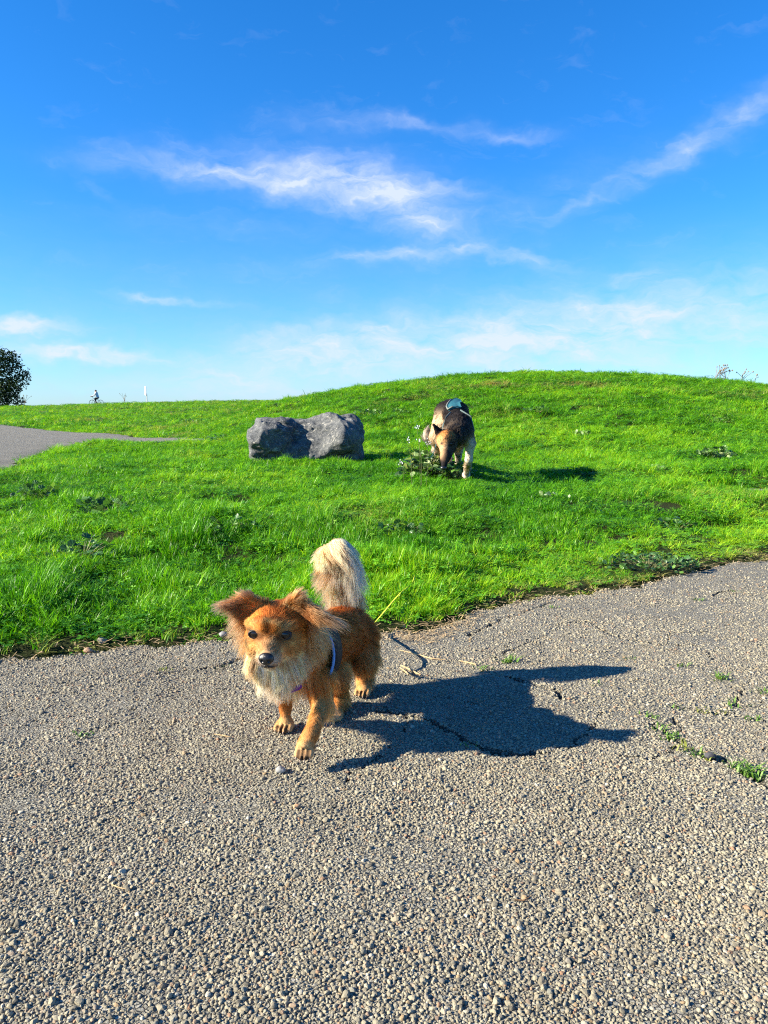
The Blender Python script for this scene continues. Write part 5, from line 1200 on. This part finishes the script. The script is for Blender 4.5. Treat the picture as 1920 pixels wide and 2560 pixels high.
for i, (x_, y_, n_, h_, lb) in enumerate(((1270, 1652, 46, .030, 'largest grass tuft in a crack above the shadow of the small dog'), (1207, 1672, 26, .020, 'grass tuft on the asphalt left of the largest tuft by the shadow'), (1800, 1698, 40, .024, 'grass tuft on the asphalt below the edge weeds at the far right'), (1905, 1728, 22, .02, 'grass tuft on the asphalt cut by the right edge'),
        (1623, 1795, 18, .018, 'grass tuft at the upper end of the long weedy crack'), (1648, 1826, 24, .02, 'second grass tuft down the long weedy crack'), (1682, 1846, 26, .02, 'third grass tuft down the long weedy crack'), (1714, 1876, 14, .024, 'pale upright grass tuft in the middle of the long weedy crack'), (1745, 1890, 26, .02, 'dense tuft in the long weedy crack just past its middle'), (1770, 1896, 12, .022, 'yellow grass tuft in the long weedy crack'),
        (1850, 1925, 44, .024, 'dark thick tuft near the lower end of the long weedy crack'), (1878, 1940, 46, .03, 'lowest thick grass tuft of the long weedy crack'), (1690, 1765, 18, .016, 'small tuft at the left end of the upper weedy crack'), (1765, 1778, 34, .012, 'low creeping weeds along the upper weedy crack'), (1800, 1778, 26, .012, 'low orange tinged weeds right along the upper weedy crack'), (1832, 1760, 18, .022, 'single leafy sprig above the upper weedy crack'), (1880, 1795, 36, .014, 'weeds at the right end of the upper weedy crack'),
        (205, 1837, 26, .016, 'small green tuft alone on the asphalt left of the small dog'), (410, 1678, 24, .014, 'small tuft beside a dark stain left of the small dog'), (560, 1668, 12, .012, 'tiny green sprig left of the chest of the small dog'), (1170, 1868, 18, .014, 'dim green tuft inside the shadow of the small dog'), (1495, 1716, 12, .016, 'tiny sprig at the tip of the shadow of the small dog'), (1745, 1500, 26, .02, 'small tuft near the crack by the dark mat of leaves'), (1840, 1480, 20, .016, 'small tuft on the asphalt right of the dark mat of leaves'), (1380, 1520, 20, .016, 'small tuft on the asphalt close to the turf edge'), (1710, 1668, 18, .02, 'little tuft on the bare asphalt at the right'), (1575, 1645, 18, .014, 'faint tuft on the bare asphalt above the tip of the shadow'))):
    tuft_at(x_, y_, n_, h_, i+50, 'grass_tuft', lb, TG, m_tuft2 if i in (7, 9, 13, 14, 18) else m_tuft)
# crumbs of turf growing out over the asphalt edge
m_straw = simple('dry_straw', (.42, .30, .16), .8, .2, var=.35, scale=90); m_leafd = simple('dead_leaf', (.22, .12, .055), .8, .2, var=.4, scale=60)
r = np.random.default_rng(31); q = Bag()
for i in range(900):
    if i < 420: x_ = r.normal(.14, .13); y_ = edge_y(x_)+r.normal(-.06, .05)
    else: x_ = r.uniform(-1.2, 2.0); y_ = edge_y(x_)+r.normal(-.01, .03)
    L = r.uniform(.008, .035); a_ = r.uniform(0, 6.28); z = (float(asphalt_z(x_, y_)) if path_edge(np.array([x_]), np.array([y_]))[0] < 0 else .005)+.005; d_ = np.array([math.cos(a_), math.sin(a_), r.normal(0, .12)]); s_ = np.array([-math.sin(a_), math.cos(a_), 0])*r.uniform(.0006, .0016)
    p_ = np.array([x_, y_, z]); q.add([p_-s_, p_+s_, p_+d_*L+s_+up*.002, p_+d_*L-s_+up*.002], [[0, 1, 2, 3]])
ob = q.build('dead_grass_litter', m_straw); ob['kind'] = 'stuff'; ob['label'] = 'dry straw and dead grass along the asphalt edge'
def straw(pts, wd, label, mat, cat='straw', name='straw'):
    q = Bag(); P = [G(*p_) for p_ in pts]; P = [np.array([p_[0], p_[1], float(asphalt_z(p_[0], p_[1]))+.004]) for p_ in P]; q.tube(P, [wd*.6]+[wd]*(len(P)-2)+[wd*.4], 5); return tag(q.build(name, mat), label, cat, 'bits of straw on the asphalt')
straw([(1002, 1662), (1022, 1672), (1040, 1682), (1052, 1686)], .0028, 'pale frayed bundle of straw just above the shadow of the small dog', m_straw); straw([(1000, 1668), (1015, 1680), (1030, 1688)], .0025, 'short straw lying under the pale frayed bundle', m_straw)
straw([(1000, 1622), (1040, 1632), (1080, 1645), (1115, 1648)], .0018, 'long pale straw in the dead grass behind the small dog', m_straw); straw([(1148, 1650), (1170, 1656), (1186, 1660), (1191, 1664)], .0022, 'hooked pale straw right of the dead grass', m_straw)
straw([(280, 2222), (298, 2230), (316, 2234)], .0012, 'thin bent straw near the bottom left of the asphalt', m_straw); straw([(1285, 2262), (1310, 2262), (1330, 2250)], .0011, 'thin brown twig near the bottom right of the asphalt', m_leafd); straw([(535, 1838), (560, 1842), (575, 1845)], .0014, 'short tan straw left of the front paws', m_straw)
# loose stones
def stone(x, y, s, col, label, seed):
    p = G(x, y); z = float(asphalt_z(p[0], p[1])); off = np.array([seed*3.3, 1, 2]); ax_ = np.array([1.25, 1, .8])
    V, F = surface_nets(lambda q_: np.linalg.norm((q_-p-up*(z+s*.5))/ax_, axis=-1)-s*(.55+.8*fbm3((q_-p)/s*.9+off, 3)), p-s*2.2+up*z, p+s*2.2+up*z, s/5)
    return tag(mesh_np('stone', V, F, simple('loose_stone', col, .85, .25, var=.25, scale=300), smooth=True), label, 'stone', 'loose stones on the asphalt')
stone(702, 1932, .0095, (.25, .25, .24), 'loose grey stone casting a shadow in front of the raised paw', 1); stone(741, 2024, .006, (.40, .24, .13), 'small orange stone on the asphalt below the loose grey stone', 2)
stone(220, 1628, .011, (.32, .20, .13), 'reddish stone at the turf edge on the left', 3); stone(255, 1606, .013, (.26, .22, .17), 'flat tan stone half under the grass edge on the left', 4); stone(560, 1596, .012, (.20, .20, .20), 'grey stone at the turf edge left of the ear of the small dog', 5); stone(1775, 1897, .010, (.06, .06, .065), 'dark stone in the long weedy crack', 6)
